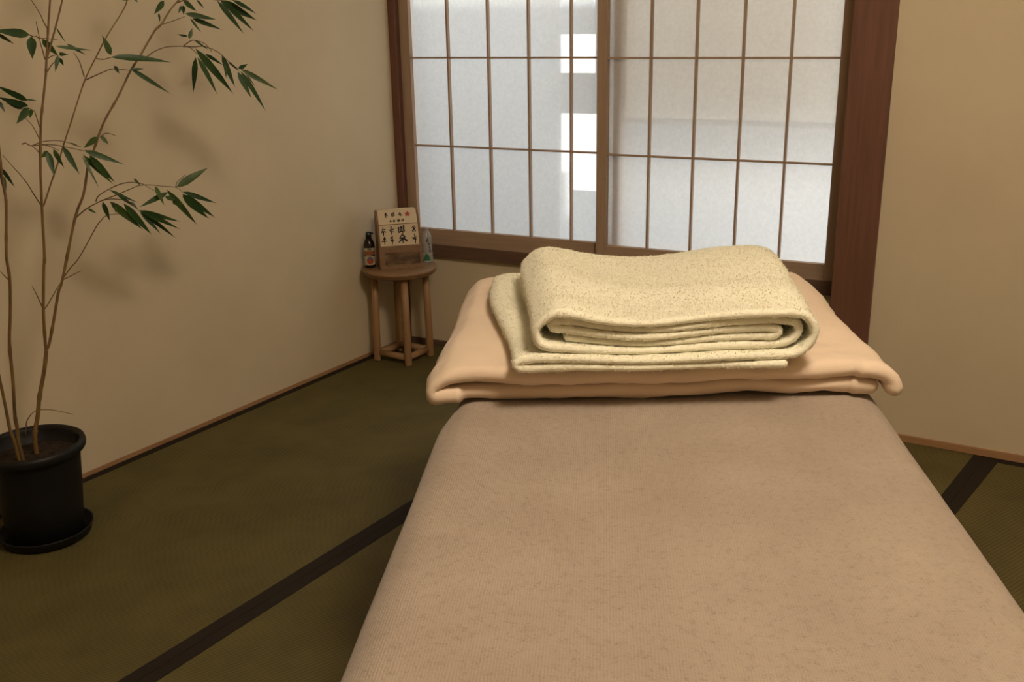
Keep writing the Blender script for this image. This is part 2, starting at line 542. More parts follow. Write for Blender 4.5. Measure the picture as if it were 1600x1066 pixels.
sash('window_2', 3.2375, -1.3285, -0.4815, [-1.291, -1.142, -0.990, -0.840, -0.692, -0.545])

# ---------------------------------------------------------------- outside the window
struct('yard_ground', box((-6.5, WY + 0.13, -0.40), (4.5, 9.0, -0.30)), 'concrete')
struct('added_eaves', box((-4.5, WY + 0.145, 2.25), (3.0, WY + 0.50, 2.33)), 'dark_wood_x')  # unseen roof overhang, added to shade the top of the paper
bw = put('added_block_wall', box((-6.4, 5.6, -0.295), (4.4, 5.75, 3.2)), 'garden_block', origin=(-1, 5.6, -0.295))  # unseen bright backing, added for the patches on the paper
tag(bw, 'added pale block wall, sunlit to show bright through the paper window', 'wall')
sc = thing('patch_screen', (-1.5, 4.6, -0.295), 'added grey board screen with openings that make bright patches on the paper window', 'screen')  # unseen, added; its openings and board tones shape the glow on the paper
def board(x0, x1, z0, z1, y=4.6, nm='board'):
    put(nm, box((x0, y, z0), (x1, y + 0.03, z1), 0.004, 1), 'grey_board', sc)
def boards(xs, z0, z1, mat):
    for a, b_ in zip(xs[:-1], xs[1:]):
        o = put('board', box((a + 0.002, 4.6, z0), (b_ - 0.002, 4.63, z1), 0.004, 1), mat, sc)
boards([-3.40, -3.13, -2.86, -2.59, -2.32], -0.10, 1.45, 'grey_board')
boards([-2.32, -2.095], -0.10, 1.150, 'grey_board')
boards([-2.32, -2.095], 1.150, 1.45, 'grey_board')
boards([-2.095, -1.905], 1.150, 1.45, 'light_board')
boards([-2.095, -1.905], 0.780, 0.970, 'grey_board')
boards([-2.030, -1.852], -0.10, 0.405, 'pale_board')
boards([-1.905, -1.64, -1.37, -1.10, -0.83, -0.56], 0.780, 1.45, 'grey_board')
boards([-1.850, -1.64, -1.37, -1.10, -0.83, -0.56], -0.10, 0.776, 'light_board')
for x in (-3.38, -2.17, -0.62):
    put('post', box((x, 4.635, -0.295), (x + 0.05, 4.69, 1.45), 0.003, 1), 'aluminium', sc)
for z in (0.76, 1.42):
    put('rail', box((-3.38, 4.631, z), (-2.10, 4.65, z + 0.03), 0.002, 1), 'aluminium', sc)
    put('rail', box((-1.90, 4.631, z), (-0.57, 4.65, z + 0.03), 0.002, 1), 'aluminium', sc)

rb = thing('added_blind', (-0.90, 3.42, 0.87), 'beige blind added outside to dim the upper part of the front paper sash', 'blind')  # unseen, added to darken and warm the upper right sash
put('cloth', ([(-1.345, 3.42, 0.885), (-0.40, 3.42, 0.885), (-0.40, 3.42, 1.80), (-1.345, 3.42, 1.80)], [[0, 1, 2, 3]]), 'added_blind_cloth', rb)
put('bottom_bar', box((-1.347, 3.412, 0.865), (-0.398, 3.428, 0.884), 0.003, 2), 'aluminium', rb)
put('roller', tube([(-1.36, 3.42, 1.82), (-0.39, 3.42, 1.82)], 0.022, 16), 'aluminium', rb, True)
for x in (-1.37, -0.385):
    put('bracket', box((x, WY + 0.121, 1.79), (x + 0.008, 3.45, 1.86), 0.001, 1), 'aluminium', rb)

# ---------------------------------------------------------------- massage table under its towelling sheet
BU = Vector((-math.sin(BED), math.cos(BED), 0))     # along the table, towards the window
BN = Vector((math.cos(BED), math.sin(BED), 0))      # across the table
def bed(t, n, z=0.0):
    return BU * t + BN * n + Vector((0, 0, z))
def bbox(t0, t1, n0, n1, z0, z1, bev=0.0, seg=2):
    fr = Matrix((BN, BU, Vector((0, 0, 1)))).transposed().to_4x4()
    return box((n0, t0, z0), (n1, t1, z1), bev, seg, fr)
T0, T1, NL, NR, ZB = 0.34, 2.14, -0.262, 0.465, 0.628
tab = thing('massage_table', bed(1.25, 0.1), 'padded massage table standing hidden under the beige towelling sheet', 'massage table')
put('pad', bbox(T0 + 0.03, T1 - 0.03, NL + 0.035, NR - 0.035, 0.545, 0.612, 0.028, 3), 'table_vinyl', tab, True)
put('frame', bbox(T0 + 0.06, T1 - 0.06, NL + 0.06, NR - 0.06, 0.47, 0.5445, 0.006), 'stool_wood_x', tab)
for t in (T0 + 0.13, T1 - 0.13):
    for n_ in (NL + 0.10, NR - 0.10):
        put('leg', bbox(t - 0.025, t + 0.025, n_ - 0.02, n_ + 0.02, 0.0015, 0.4695, 0.004), 'stool_wood', tab)
    put('crossbar', bbox(t - 0.012, t + 0.012, NL + 0.121, NR - 0.121, 0.20, 0.235, 0.003), 'stool_wood_x', tab)

def sheet():
    r = 0.062
    prof = []                                          # (fraction side, n, z)
    for z in (0.44, 0.48, 0.52, ZB - r):
        prof.append((NL + 0.012 * (ZB - r - z) / 0.1, z))
    for k in range(1, 9):
        a = math.pi / 2 * k / 8
        prof.append((NL + r - r * math.cos(a), ZB - r + r * math.sin(a)))
    M = 60
    for k in range(1, M):
        prof.append((NL + r + (NR - NL - 2 * r) * k / M, ZB))
    for k in range(0, 8):
        a = math.pi / 2 * (1 - k / 8)
        prof.append((NR - r + r * math.cos(a), ZB - r + r * math.sin(a)))
    for z in (ZB - r, 0.52, 0.48, 0.44):
        prof.append((NR - 0.012 * (ZB - r - z) / 0.1, z))
    ts = []
    rt = 0.05
    for k in range(0, 7):
        a = math.pi / 2 * k / 6
        ts.append((T0 + rt - rt * math.cos(a), rt - rt * math.sin(a)))
    K = 130
    for k in range(1, K):
        ts.append((T0 + rt + (T1 - T0 - 2 * rt) * k / K, 0.0))
    for k in range(0, 7):
        a = math.pi / 2 * (1 - k / 6)
        ts.append((T1 - rt + rt * math.cos(a), rt - rt * math.sin(a)))
    ts = [(T0, 0.19), (T0, 0.10)] + ts + [(T1, 0.10), (T1, 0.19)]
    vs, fs = [], []
    mid = (NL + NR) / 2
    for t, dz in ts:
        for n_, z in prof:
            zz = max(0.44, z - dz)
            pull = 0.0
            if n_ < mid:                               # the sheet is drawn in where the quilt presses on it
                pull = 0.016 * max(0.0, min(1.0, (t - 1.46) / 0.10)) * max(0.0, (mid - n_) / (mid - NL)) ** 6
            w = 0.0025 * noise.noise(Vector((t * 3.1, n_ * 3.7, 1.0))) + 0.0012 * noise.noise(Vector((t * 11, n_ * 9, 4.0)))
            side = max(0.0, (0.60 - zz) / 0.16)
            sgn = -1 if n_ < mid else 1
            nn = n_ + pull + sgn * 0.004 * side * math.sin(t * 17 + 3 * sgn)
            vs.append(bed(t, nn, zz + w * (1 - min(1, side))))
    n = len(prof)
    for i in range(len(ts) - 1):
        for k in range(n - 1):
            fs.append([i * n + k, (i + 1) * n + k, (i + 1) * n + k + 1, i * n + k + 1])
    fs = [f[::-1] for f in fs]
    return vs, fs
sh = put('towelling_sheet', sheet(), 'towel_sheet', None, True, origin=bed(1.25, 0.1, 0.44))
tag(sh, 'plain beige towelling sheet fitted over the massage table', 'sheet')

# ---------------------------------------------------------------- folded cloth: a ribbon of thick fabric swept front to back
def smooth01(x):
    x = max(0.0, min(1.0, x))
    return x * x * (3 - 2 * x)

def ribbon(path, tau, depth, place, nd=40, step=0.006, capn=5, wob=None, edge=0.012, taufn=None):
    """path: (s, z) centre line; place(s, z, d, u): to world; depth: (d0, d1) or functions of path fraction u"""
    P = [Vector((a, b_, 0)) for a, b_ in path]
    P = catmull(P, 6)
    L = [0.0]
    for a, b_ in zip(P[:-1], P[1:]):
        L.append(L[-1] + (b_ - a).length)
    m_ = max(8, int(L[-1] / step))
    C_, j = [], 0
    for i in range(m_ + 1):
        s = L[-1] * i / m_
        while j < len(L) - 2 and L[j + 1] < s:
            j += 1
        t = (s - L[j]) / max(1e-9, L[j + 1] - L[j])
        C_.append(P[j].lerp(P[j + 1], t))
    outl = []                                            # (centre, offset, u)
    up, dn = [], []
    for i, c in enumerate(C_):
        t = (C_[min(i + 1, m_)] - C_[max(i - 1, 0)]).normalized()
        nrm = Vector((-t.y, t.x, 0))
        u = i / m_
        h = tau / 2 * (taufn(u) if taufn else 1.0)
        up.append((c, nrm * h, u))
        dn.append((c, nrm * -h, u))
    tE = (C_[-1] - C_[-2]).normalized()
    tS = (C_[0] - C_[1]).normalized()
    capE = [(C_[-1], (up[-1][1].normalized() * math.cos(a) + tE * math.sin(a)) * up[-1][1].length, 1.0) for a in [math.pi * k / capn for k in range(1, capn)]]
    capS = [(C_[0], (dn[0][1].normalized() * math.cos(a) + tS * math.sin(a)) * dn[0][1].length, 0.0) for a in [math.pi * k / capn for k in range(1, capn)]]
    outl = up + capE + dn[::-1] + capS
    n = len(outl)
    # stations front to back, rounded over at both ends
    st = []
    for k in range(6):
        a = math.pi / 2 * k / 5
        st.append((edge * (1 - math.sin(a)), math.cos(a) * 0.0 + math.sin(a), 'f'))
    st = [(0.0, 0.05)] + [(edge * (1 - math.cos(math.pi / 2 * k / 5)), math.sin(math.pi / 2 * k / 5)) for k in range(1, 6)]
    vs, fs = [], []
    rows = []
    for e, g in st:
        rows.append(('f', e, g))
    for k in range(1, nd):
        rows.append(('m', k / nd, 1.0))
    for e, g in st[::-1]:
        rows.append(('b', e, g))
    for kind, e, g in rows:
        for c, off, u in outl:
            d0 = depth[0](u, c.x) if callable(depth[0]) else depth[0]
            d1 = depth[1](u, c.x) if callable(depth[1]) else depth[1]
            if kind == 'f':
                d = d0 + e
            elif kind == 'b':
                d = d1 - e
            else:
                d = d0 + edge + (d1 - d0 - 2 * edge) * e
            q = c + off * g
            p = place(q.x, q.y, d, u)
            if wob:
                nr = off.normalized() if off.length > 1e-9 else Vector((0, 0, 0))
                p = p + place.vec(nr.x, nr.y) * (wob(p, u) * g)
            vs.append(p)
    R_ = len(rows)
    for i in range(R_ - 1):
        for k in range(n):
            fs.append([i * n + k, i * n + (k + 1) % n, (i + 1) * n + (k + 1) % n, (i + 1) * n + k])
    # close the two ends strip-wise (up side meets down side)
    for base in (0, (R_ - 1) * n):
        a = [base + i for i in range(m_ + 1)]
        b_ = [base + m_ + 1 + len(capE) + (m_ - i) for i in range(m_ + 1)]
        for i in range(m_):
            f = [a[i], a[i + 1], b_[i + 1], b_[i]]
            fs.append(f if base == 0 else f[::-1])
        ce = [base + m_ + 1 + i for i in range(len(capE))]
        cs = [base + 2 * (m_ + 1) + len(capE) + i for i in range(len(capS))]
        fe = [a[m_]] + ce + [b_[m_]]
        fsn = [b_[0]] + cs + [a[0]]
        fs.append(fe if base == 0 else fe[::-1])
        fs.append(fsn if base == 0 else fsn[::-1])
    bm = bmesh.new()
    bv = [bm.verts.new(v) for v in vs]
    for f in fs:
        bm.faces.new([bv[i] for i in f])
    bmesh.ops.recalc_face_normals(bm, faces=bm.faces[:])
    bm.verts.index_update()
    fs = [[v.index for v in f.verts] for f in bm.faces]
    bm.free()
    return vs, fs

class Place:
    """local (s across, z up, d away) frame set on the table, turned by rot"""
    def __init__(self, t, n, z, rot, warp=None):
        self.o = bed(t, n, z)
        self.x = BN * math.cos(rot) + BU * math.sin(rot)
        self.y = BU * math.cos(rot) - BN * math.sin(rot)
        self.warp = warp
    def __call__(self, s, z, d, u):
        if self.warp:
            s, z, d = self.warp(s, z, d, u)
        return self.o + self.x * s + self.y * d + Vector((0, 0, z))
    def vec(self, a, b_):
        return self.x * a + Vector((0, 0, b_))

# peach quilt folded double across the head of the table
def qwarp(s, z, d, u):
    # sides sink past the edge of the table, back drops a little
    s = 0.010 + 0.955 * s
    s += 0.030 * smooth01((s - 0.5) / 0.25) * smooth01((d - 0.25) / 0.4)
    over = max(0.0, 0.022 - s) + max(0.0, s - 0.715)
    z -= (0.65 if s < 0.4 else 0.42) * over * (0.55 + 0.45 * min(1, d / 0.3)) + (0.0 if 0.03 < s < 0.72 else 0.0)
    back = max(0.0, d - 0.58)
    z -= 0.30 * back * back / 0.08
    z += 0.005 * noise.noise(Vector((s * 5, d * 5, 2 + 5 * u))) + 0.0022 * noise.noise(Vector((s * 9 + d * 6, d * 16, 4 + 3 * u)))
    d += 0.008 * noise.noise(Vector((s * 7, u * 6, 9))) * (1 - min(1, d / 0.3))
    s += 0.006 * noise.noise(Vector((d * 6, 3.3, u * 4)))
    s += 0.03 * smooth01(d / 0.5) * (0.5 - s) * 0.6
    return s, z, d
def qwob(p, u):
    a = noise.noise(Vector((p.x * 14, p.y * 14, p.z * 30)))
    b_ = noise.noise(Vector((p.x * 40, p.y * 40, p.z * 40 + 7)))
    return 0.0036 * a + 0.0019 * b_
qtau = 0.0285
h = qtau / 2
qpath = [(0.728, h - 0.002), (0.70, h + 0.001), (0.60, h + 0.001), (0.45, h), (0.30, h), (0.15, h + 0.001), (0.060, h + 0.001), (0.018, h - 0.002),
         (-0.006, h + 0.004), (-0.012, h * 2 + 0.002), (0.002, h * 3 - 0.004), (0.05, h * 3 + 0.003), (0.15, h * 3 + 0.001), (0.30, h * 3), (0.45, h * 3), (0.60, h * 3 + 0.001),
         (0.70, h * 3 + 0.004), (0.735, h * 3), (0.754, h * 2 + 0.005), (0.759, h * 1.4)]
qpl = Place(1.486, -0.268, 0.6318, math.radians(5.5), qwarp)
qpl.y = BU * math.cos(math.radians(2.5)) - BN * math.sin(math.radians(2.5))
qg = ribbon(qpath, qtau, (lambda u, s: 0.014 * (u < 0.45) - 0.01 * (s > 0.7), lambda u, s: 0.675 + 0.07 * s), qpl, nd=60, step=0.007, wob=qwob, edge=0.016)
q = put('folded_quilt', qg, 'quilt_cotton', None, True, origin=bed(1.8, 0.1, 0.63))
tag(q, 'peach cotton quilt folded double across the head of the massage table', 'quilt')

# cream fleece blanket folded into a flat roll on the quilt
tt = 0.0134
def lev(k): return tt * (k + 0.5) + 0.0006 * k
sagf = lambda s: 0.010 * math.exp(-((s - 0.22) / 0.13) ** 2)
bp = []
def seg(k, s0, s1, n=6, dz=0.0):
    for i in range(n + 1):
        s = s0 + (s1 - s0) * i / n
        bp.append((s, lev(k) + dz))
seg(0, 0.428, 0.010, 8)
bp.append((-0.004, (lev(0) + lev(1)) / 2))
seg(1, 0.010, 0.440, 8)
bp += [(0.462, lev(1) + 0.008), (0.474, lev(2) + 0.010), (0.476, lev(4)), (0.462, lev(5) + 0.006), (0.440, lev(6) - 0.001)]
seg(6, 0.405, 0.085, 6)
bp += [(0.055, lev(6) - 0.004), (0.034, lev(5) - 0.004), (0.028, lev(4)), (0.034, lev(3) - 0.004), (0.052, lev(2) + 0.002)]
seg(2, 0.085, 0.415, 6)
bp += [(0.438, lev(2) + 0.005), (0.452, lev(3) + 0.004), (0.450, lev(4) + 0.006), (0.436, lev(5) - 0.003)]
seg(5, 0.405, 0.085, 6)
bp += [(0.062, lev(5) - 0.003), (0.053, (lev(4) + lev(5)) / 2 - 0.001), (0.062, lev(4) + 0.0)]
seg(4, 0.085, 0.395, 6)
bp += [(0.415, lev(4) - 0.002), (0.421, (lev(3) + lev(4)) / 2), (0.412, lev(3))]
seg(3, 0.39, 0.080, 6)
def twarp(s, z, d, u):
    k = max(0.0, min(1.0, z / 0.11))
    z = z * (1 - 0.10 * math.exp(-((s - 0.20) / 0.12) ** 2) + 0.05 * (s > 0.4) * 0 )
    z -= 0.012 * k * math.exp(-((s - 0.235) / 0.14) ** 2)
    z += 0.010 * k * math.exp(-((s - 0.06) / 0.05) ** 2)
    flap = 1 - smooth01(s / 0.12)
    s -= (0.030 * flap * (1 - smooth01((z - 0.03) / 0.02)) + 0.035 * (1 - smooth01(s / 0.25))) * smooth01(d / 0.45)
    s = s * 0.965 if s > 0 else s
    s += 0.02 * smooth01((s - 0.3) / 0.15) * smooth01(d / 0.4)
    z += 0.0035 * noise.noise(Vector((s * 6, d * 5, 5 + 0.3 * u)))
    z += 0.0028 * math.sin(d * 30 + s * 9 + 2 * noise.noise(Vector((s * 4, d * 6, 1)))) * k
    d += 0.010 * noise.noise(Vector((s * 5, u * 7, 3))) * (1 - min(1, d / 0.3))
    return s, z, d
def twob(p, u):
    a = noise.noise(p * 60)
    b_ = noise.noise(p * 120 + Vector((3, 1, 5)))
    return 0.0013 * a + 0.0008 * b_
tpl = Place(1.464, -0.128, 0.6318 + 2 * qtau + 0.0070, math.radians(6.0), twarp)
tpl.y = (BU * math.cos(math.radians(2.0)) - BN * math.sin(math.radians(2.0)))
def tfront(u, s):
    return 0.006 * smooth01((u - 0.24) / 0.08) + 0.010 * smooth01((u - 0.44) / 0.10)
def tback(u, s):
    return 0.545 - 0.09 * smooth01((u - 0.17) / 0.06) - 0.02 * smooth01((u - 0.45) / 0.1)
tg = ribbon(bp, tt * 1.06, (tfront, tback), tpl, nd=150, step=0.0045, wob=twob, edge=0.008)
tw = put('folded_blanket', tg, 'fleece', None, True, origin=bed(1.7, 0.1, 0.69))
tag(tw, 'cream fleece blanket folded into a thick flat stack on the peach quilt', 'blanket')

def pile(geo, count, org, seed):
    """short fleece fibres standing on the cloth"""
    rg = np.random.default_rng(seed)
    V = np.array([tuple(v) for v in geo[0]])
    F = np.array([f for f in geo[1] if len(f) == 4])
    A, B, C, D = (V[F[:, i]] for i in range(4))
    nrm = np.cross(C - A, D - B)
    ar = np.linalg.norm(nrm, axis=1) / 2
    nrm = nrm / np.maximum(ar[:, None] * 2, 1e-12)
    pick = rg.choice(len(F), size=count, p=ar / ar.sum())
    u, v = rg.random((count, 1)), rg.random((count, 1))
    P = (A[pick] * (1 - u) + B[pick] * u) * (1 - v) + (D[pick] * (1 - u) + C[pick] * u) * v
    n_ = nrm[pick]
    lean = rg.normal(size=(count, 3)) * 1.3
    d = n_ + lean
    d /= np.linalg.norm(d, axis=1)[:, None]
    s = np.cross(d, rg.normal(size=(count, 3)))
    s /= np.linalg.norm(s, axis=1)[:, None]
    ln = rg.uniform(0.0018, 0.0034, (count, 1))
    wd_ = rg.uniform(0.0004, 0.0007, (count, 1))
    mid = P + d * ln * 0.55
    tip = mid + (d + rg.normal(size=(count, 3)) * 0.6) * ln * 0.5
    vs = np.stack([P - s * wd_, P + s * wd_, mid + s * wd_ * 0.8, mid - s * wd_ * 0.8, tip], 1).reshape(-1, 3) - np.array(org)
    k = np.arange(count) * 5
    quads = np.stack([k, k + 1, k + 2, k + 3], 1)
    tris = np.stack([k + 3, k + 2, k + 4], 1)
    me = bpy.data.meshes.new('pile')
    me.vertices.add(len(vs)); me.vertices.foreach_set('co', vs.ravel())
    loops = np.concatenate([quads, tris], 1).ravel()
    me.loops.add(len(loops)); me.loops.foreach_set('vertex_index', loops)
    starts = np.arange(count * 2); starts = np.where(starts % 2 == 0, starts // 2 * 7, starts // 2 * 7 + 4)
    me.polygons.add(count * 2); me.polygons.foreach_set('loop_start', starts)
    me.update(calc_edges=True)
    me.validate()
    me.materials.append(MATS['fleece_fibre'])
    return me
po = bpy.data.objects.new('pile', pile(tg, 240000, ORG[tw], 5))
po.parent = tw
po['kind'] = 'stuff'
COL.objects.link(po)

# ---------------------------------------------------------------- stool in the corner
SC = Vector((-2.0335, 3.041, 0))
SZ = 0.360
st_ = thing('wooden_stool', SC, 'small round wooden stool with four legs standing in the corner below the paper window', 'stool')
put('seat', lathe([(0.100, SZ - 0.026), (0.128, SZ - 0.024), (0.1345, SZ - 0.018), (0.1335, SZ - 0.0135), (0.1365, SZ - 0.0125), (0.1380, SZ - 0.006), (0.1360, SZ - 0.001), (0.132, SZ)], SC, 64), 'stool_wood_x', st_, True)
leg_at = []
for (x, y) in ((-2.112, 2.977), (-1.969, 2.970), (-1.955, 3.103), (-2.098, 3.112)):
    leg_at.append(Vector((x, y, 0)))
    top = Vector((x, y, 0)).lerp(SC, 0.06)
    put('leg', tube([(x, y, 0.0015), (x, y, 0.006), (*Vector((x, y)).lerp(top.xy, 0.5), 0.17), (top.x, top.y, SZ - 0.0265)], [0.0125, 0.0138, 0.0135, 0.0132], 16), 'stool_wood', st_, True)
for i in range(4):
    a, b_ = leg_at[i], leg_at[(i + 1) % 4]
    d = (b_ - a).normalized()
    a2, b2 = a.lerp(SC, 0.10) + d * 0.002, b_.lerp(SC, 0.10) - d * 0.002
    put('stretcher', tube([a2 + Vector((0, 0, 0.030)), b2 + Vector((0, 0, 0.030))], 0.0125, 14), 'stool_wood', st_, True)

# ---------------------------------------------------------------- lettered box on the stool
BX0 = Vector((-2.060, 2.957, SZ + 0.0005))
BXR = Vector((0.737, 0.677, 0)).normalized()
BXB = Vector((-0.677, 0.737, 0)).normalized()
BW = 0.155
def bxp(s, v, z):
    return BX0 + BXR * s + BXB * v + Vector((0, 0, z))
bx_ = thing('lettered_box', bxp(BW / 2, 0.045, 0), 'tan wooden box with a sloping cream lid of brush lettering, on the stool', 'box')
def slab(prof, s0, s1):
    n = len(prof)
    vs = [bxp(s0, v, z) for v, z in prof] + [bxp(s1, v, z) for v, z in prof]
    fs = [list(range(n)), list(range(n, 2 * n))[::-1]] + [[i, n + i, n + (i + 1) % n, (i + 1) % n] for i in range(n)]
    return vs, fs
Z1, Z2, Z3 = 0.084, 0.160, 0.206
body = [(0.0, 0.0), (0.0, Z1), (0.007, Z1 + 0.001), (0.022, Z2), (0.055, Z3), (0.074, Z3 + 0.001), (0.090, Z3 - 0.012), (0.092, 0.0)]
put('body', slab([(v + 0.0012, z) for v, z in body], 0.004, BW - 0.004), 'card_wood', bx_)
put('side_panel', slab(body, -0.0002, 0.0038), 'box_side', bx_)
put('side_panel', slab(body, BW - 0.0038, BW + 0.0002), 'box_side', bx_)
put('front_board', slab([(-0.003, 0.0), (-0.003, Z1 - 0.001), (0.001, Z1 - 0.001), (0.001, 0.0)], 0.0, BW), 'card_wood', bx_)
put('picture_strip', slab([(-0.0036, 0.016), (-0.0036, 0.062), (-0.0031, 0.062), (-0.0031, 0.016)], 0.018, BW - 0.008), 'stained_wood', bx_)
def face(p0, p1, s0, s1, th=0.0022):
    (v0, z0), (v1, z1) = p0, p1
    n_ = Vector((-(z1 - z0), v1 - v0)).normalized()
    return slab([(v0, z0), (v0 + n_.x * th, z0 + n_.y * th), (v1 + n_.x * th, z1 + n_.y * th), (v1, z1)], s0, s1)
PA, PB, PC = (0.0085, Z1 + 0.0005), (0.0230, Z2 - 0.001), (0.0550, Z3)
lower = put('lettered_panel', face(PA, PB, 0.006, BW - 0.008), 'panel_cream', bx_)
upper = put('lettered_panel', face((PB[0], PB[1] + 0.0022), PC, 0.006, BW - 0.008), 'panel_cream', bx_)
put('top_strip', slab([(0.0545, Z3 + 0.0006), (0.0550, Z3 + 0.0032), (0.0735, Z3 + 0.0038), (0.0740, Z3 + 0.0012)], 0.006, BW - 0.012), 'panel_cream', bx_)

def strokes(lst, p0, p1, quadpx, s0, s1, hgt=0.0026):
    """brush strokes given in a flat layout (corners quadpx: TL, TR, BR, BL), laid on the panel"""
    (v0, z0), (v1, z1) = p0, p1
    n_ = Vector((-(z1 - z0), v1 - v0)).normalized()
    TL, TR, BR, BL = [Vector(c) for c in quadpx]
    def inv(p):
        u = v_ = 0.5
        for _ in range(12):
            top = TL.lerp(TR, u); bot = BL.lerp(BR, u)
            cur = top.lerp(bot, v_)
            du = (TR - TL).lerp(BR - BL, v_); dv = bot - top
            e = Vector(p) - cur
            det = du.x * dv.y - du.y * dv.x
            u += (e.x * dv.y - e.y * dv.x) / det
            v_ += (du.x * e.y - du.y * e.x) / det
        return u, v_
    def to3(u, v_, hh):
        vv = v1 + (v0 - v1) * v_
        zz = z1 + (z0 - z1) * v_
        return bxp(s0 + (s1 - s0) * u, vv + n_.x * hh, zz + n_.y * hh)
    wid = s1 - s0
    hei = (Vector(p1) - Vector(p0)).length
    pw = wid / ((TR - TL).length + (BR - BL).length) * 2
    gs = []
    for st in lst:
        w0, pts = st[0], [Vector(inv(p)) for p in st[1:]]
        P = [Vector((p.x * wid, -p.y * hei)) for p in pts]
        vs, fs = [], []
        for i, p in enumerate(P):
            t = (P[min(i + 1, len(P) - 1)] - P[max(i - 1, 0)]).normalized()
            nr = Vector((-t.y, t.x))
            w = w0 * 1.45 * pw / 2 * (1.0 if i < len(P) - 1 else 0.55)
            for sg in (1, -1):
                q_ = p + nr * w * sg
                vs.append(to3(q_.x / wid, -q_.y / hei, hgt))
        for i in range(len(P) - 1):
            fs.append([2 * i, 2 * i + 2, 2 * i + 3, 2 * i + 1])
        gs.append((vs, fs))
    return join(*gs)
UQ = ((150, 150), (1140, 115), (1190, 460), (210, 495))
LQ = ((215, 515), (1205, 462), (1235, 905), (245, 975))
up_st = [
 (20, (385, 205), (345, 245)), (18, (345, 255), (410, 228)), (18, (385, 225), (375, 275), (350, 325)), (18, (385, 262), (435, 285)), (16, (370, 300), (410, 330)),
 (18, (530, 215), (515, 265)), (16, (575, 190), (560, 240), (530, 265)), (16, (520, 260), (545, 300), (580, 290)), (18, (580, 215), (600, 265)), (20, (550, 275), (618, 265)),
 (18, (745, 195), (725, 225)), (16, (705, 250), (735, 230), (775, 225)), (16, (720, 245), (715, 275)), (16, (755, 235), (745, 300)), (26, (770, 265), (805, 265)), (14, (735, 285), (770, 280)),
 (18, (505, 385), (480, 435)), (18, (505, 390), (525, 435)), (12, (490, 420), (520, 420)),
 (20, (592, 375), (595, 435)), (16, (570, 400), (620, 395)), (16, (572, 432), (625, 430)), (14, (580, 410), (575, 435)),
 (20, (690, 375), (690, 430)), (20, (722, 370), (722, 430)), (16, (672, 400), (745, 398)), (14, (680, 428), (745, 425)),
 (18, (785, 385), (790, 420)), (18, (795, 370), (835, 375), (835, 415)), (16, (790, 420), (835, 415)), (12, (795, 396), (830, 394))]
red_st = [(34, (930, 180), (930, 240)), (34, (865, 225), (930, 240)), (34, (995, 225), (930, 240)), (34, (890, 295), (930, 240)), (34, (970, 295), (930, 240))]
lo_st = [
 (20, (312, 550), (315, 640)), (20, (275, 610), (330, 595)), (18, (300, 625), (265, 690)), (26, (325, 640), (325, 735)), (20, (330, 605), (380, 585)), (20, (345, 640), (395, 660)), (22, (285, 660), (355, 635)),
 (20, (345, 760), (320, 825)), (18, (345, 770), (375, 800), (345, 830)), (22, (275, 862), (410, 850)), (22, (345, 790), (350, 935)), (18, (320, 825), (370, 815)),
 (22, (520, 530), (515, 640)), (20, (460, 615), (590, 590)), (22, (515, 610), (540, 715)), (18, (545, 610), (585, 580)), (24, (555, 650), (585, 640)), (18, (490, 640), (520, 625)),
 (18, (555, 745), (500, 790), (515, 820)), (20, (550, 740), (545, 800)), (22, (505, 830), (600, 830)), (22, (550, 800), (545, 925)), (18, (515, 850), (575, 855)), (16, (520, 785), (560, 790)),
 (28, (715, 545), (712, 665)), (24, (770, 520), (765, 635)), (28, (840, 505), (845, 600), (870, 640)), (22, (712, 665), (770, 635), (845, 630)), (20, (795, 540), (800, 630)),
 (18, (825, 640), (805, 700)), (24, (810, 700), (725, 790)), (24, (815, 705), (880, 760)), (30, (880, 740), (800, 800), (710, 880)), (24, (730, 790), (850, 770)), (28, (815, 770), (822, 895)), (30, (840, 790), (940, 830)), (22, (860, 810), (930, 855)), (26, (770, 800), (830, 800)),
 (20, (1105, 515), (1055, 560)), (20, (1110, 520), (1150, 560)), (18, (1075, 570), (1125, 560)), (18, (1100, 545), (1095, 620)), (20, (1070, 600), (1080, 655)), (22, (1130, 560), (1110, 610)), (26, (1125, 615), (1160, 630)), (18, (1075, 655), (1110, 640)),
 (22, (1115, 690), (1140, 760)), (20, (1055, 780), (1180, 745)), (20, (1140, 740), (1070, 830)), (24, (1135, 770), (1145, 890)), (22, (1110, 800), (1170, 790)), (18, (1155, 800), (1145, 830))]
PB2 = (PB[0], PB[1] + 0.0022)
put('brush_lettering', strokes(up_st, PB2, PC, UQ, 0.006, BW - 0.008), 'ink', upper)
put('flower_mark', strokes(red_st, PB2, PC, UQ, 0.006, BW - 0.008, 0.0027), 'red_ink', upper, label='red five-petalled flower mark')
put('brush_lettering', strokes(lo_st, PA, PB, LQ, 0.006, BW - 0.008), 'ink', lower)

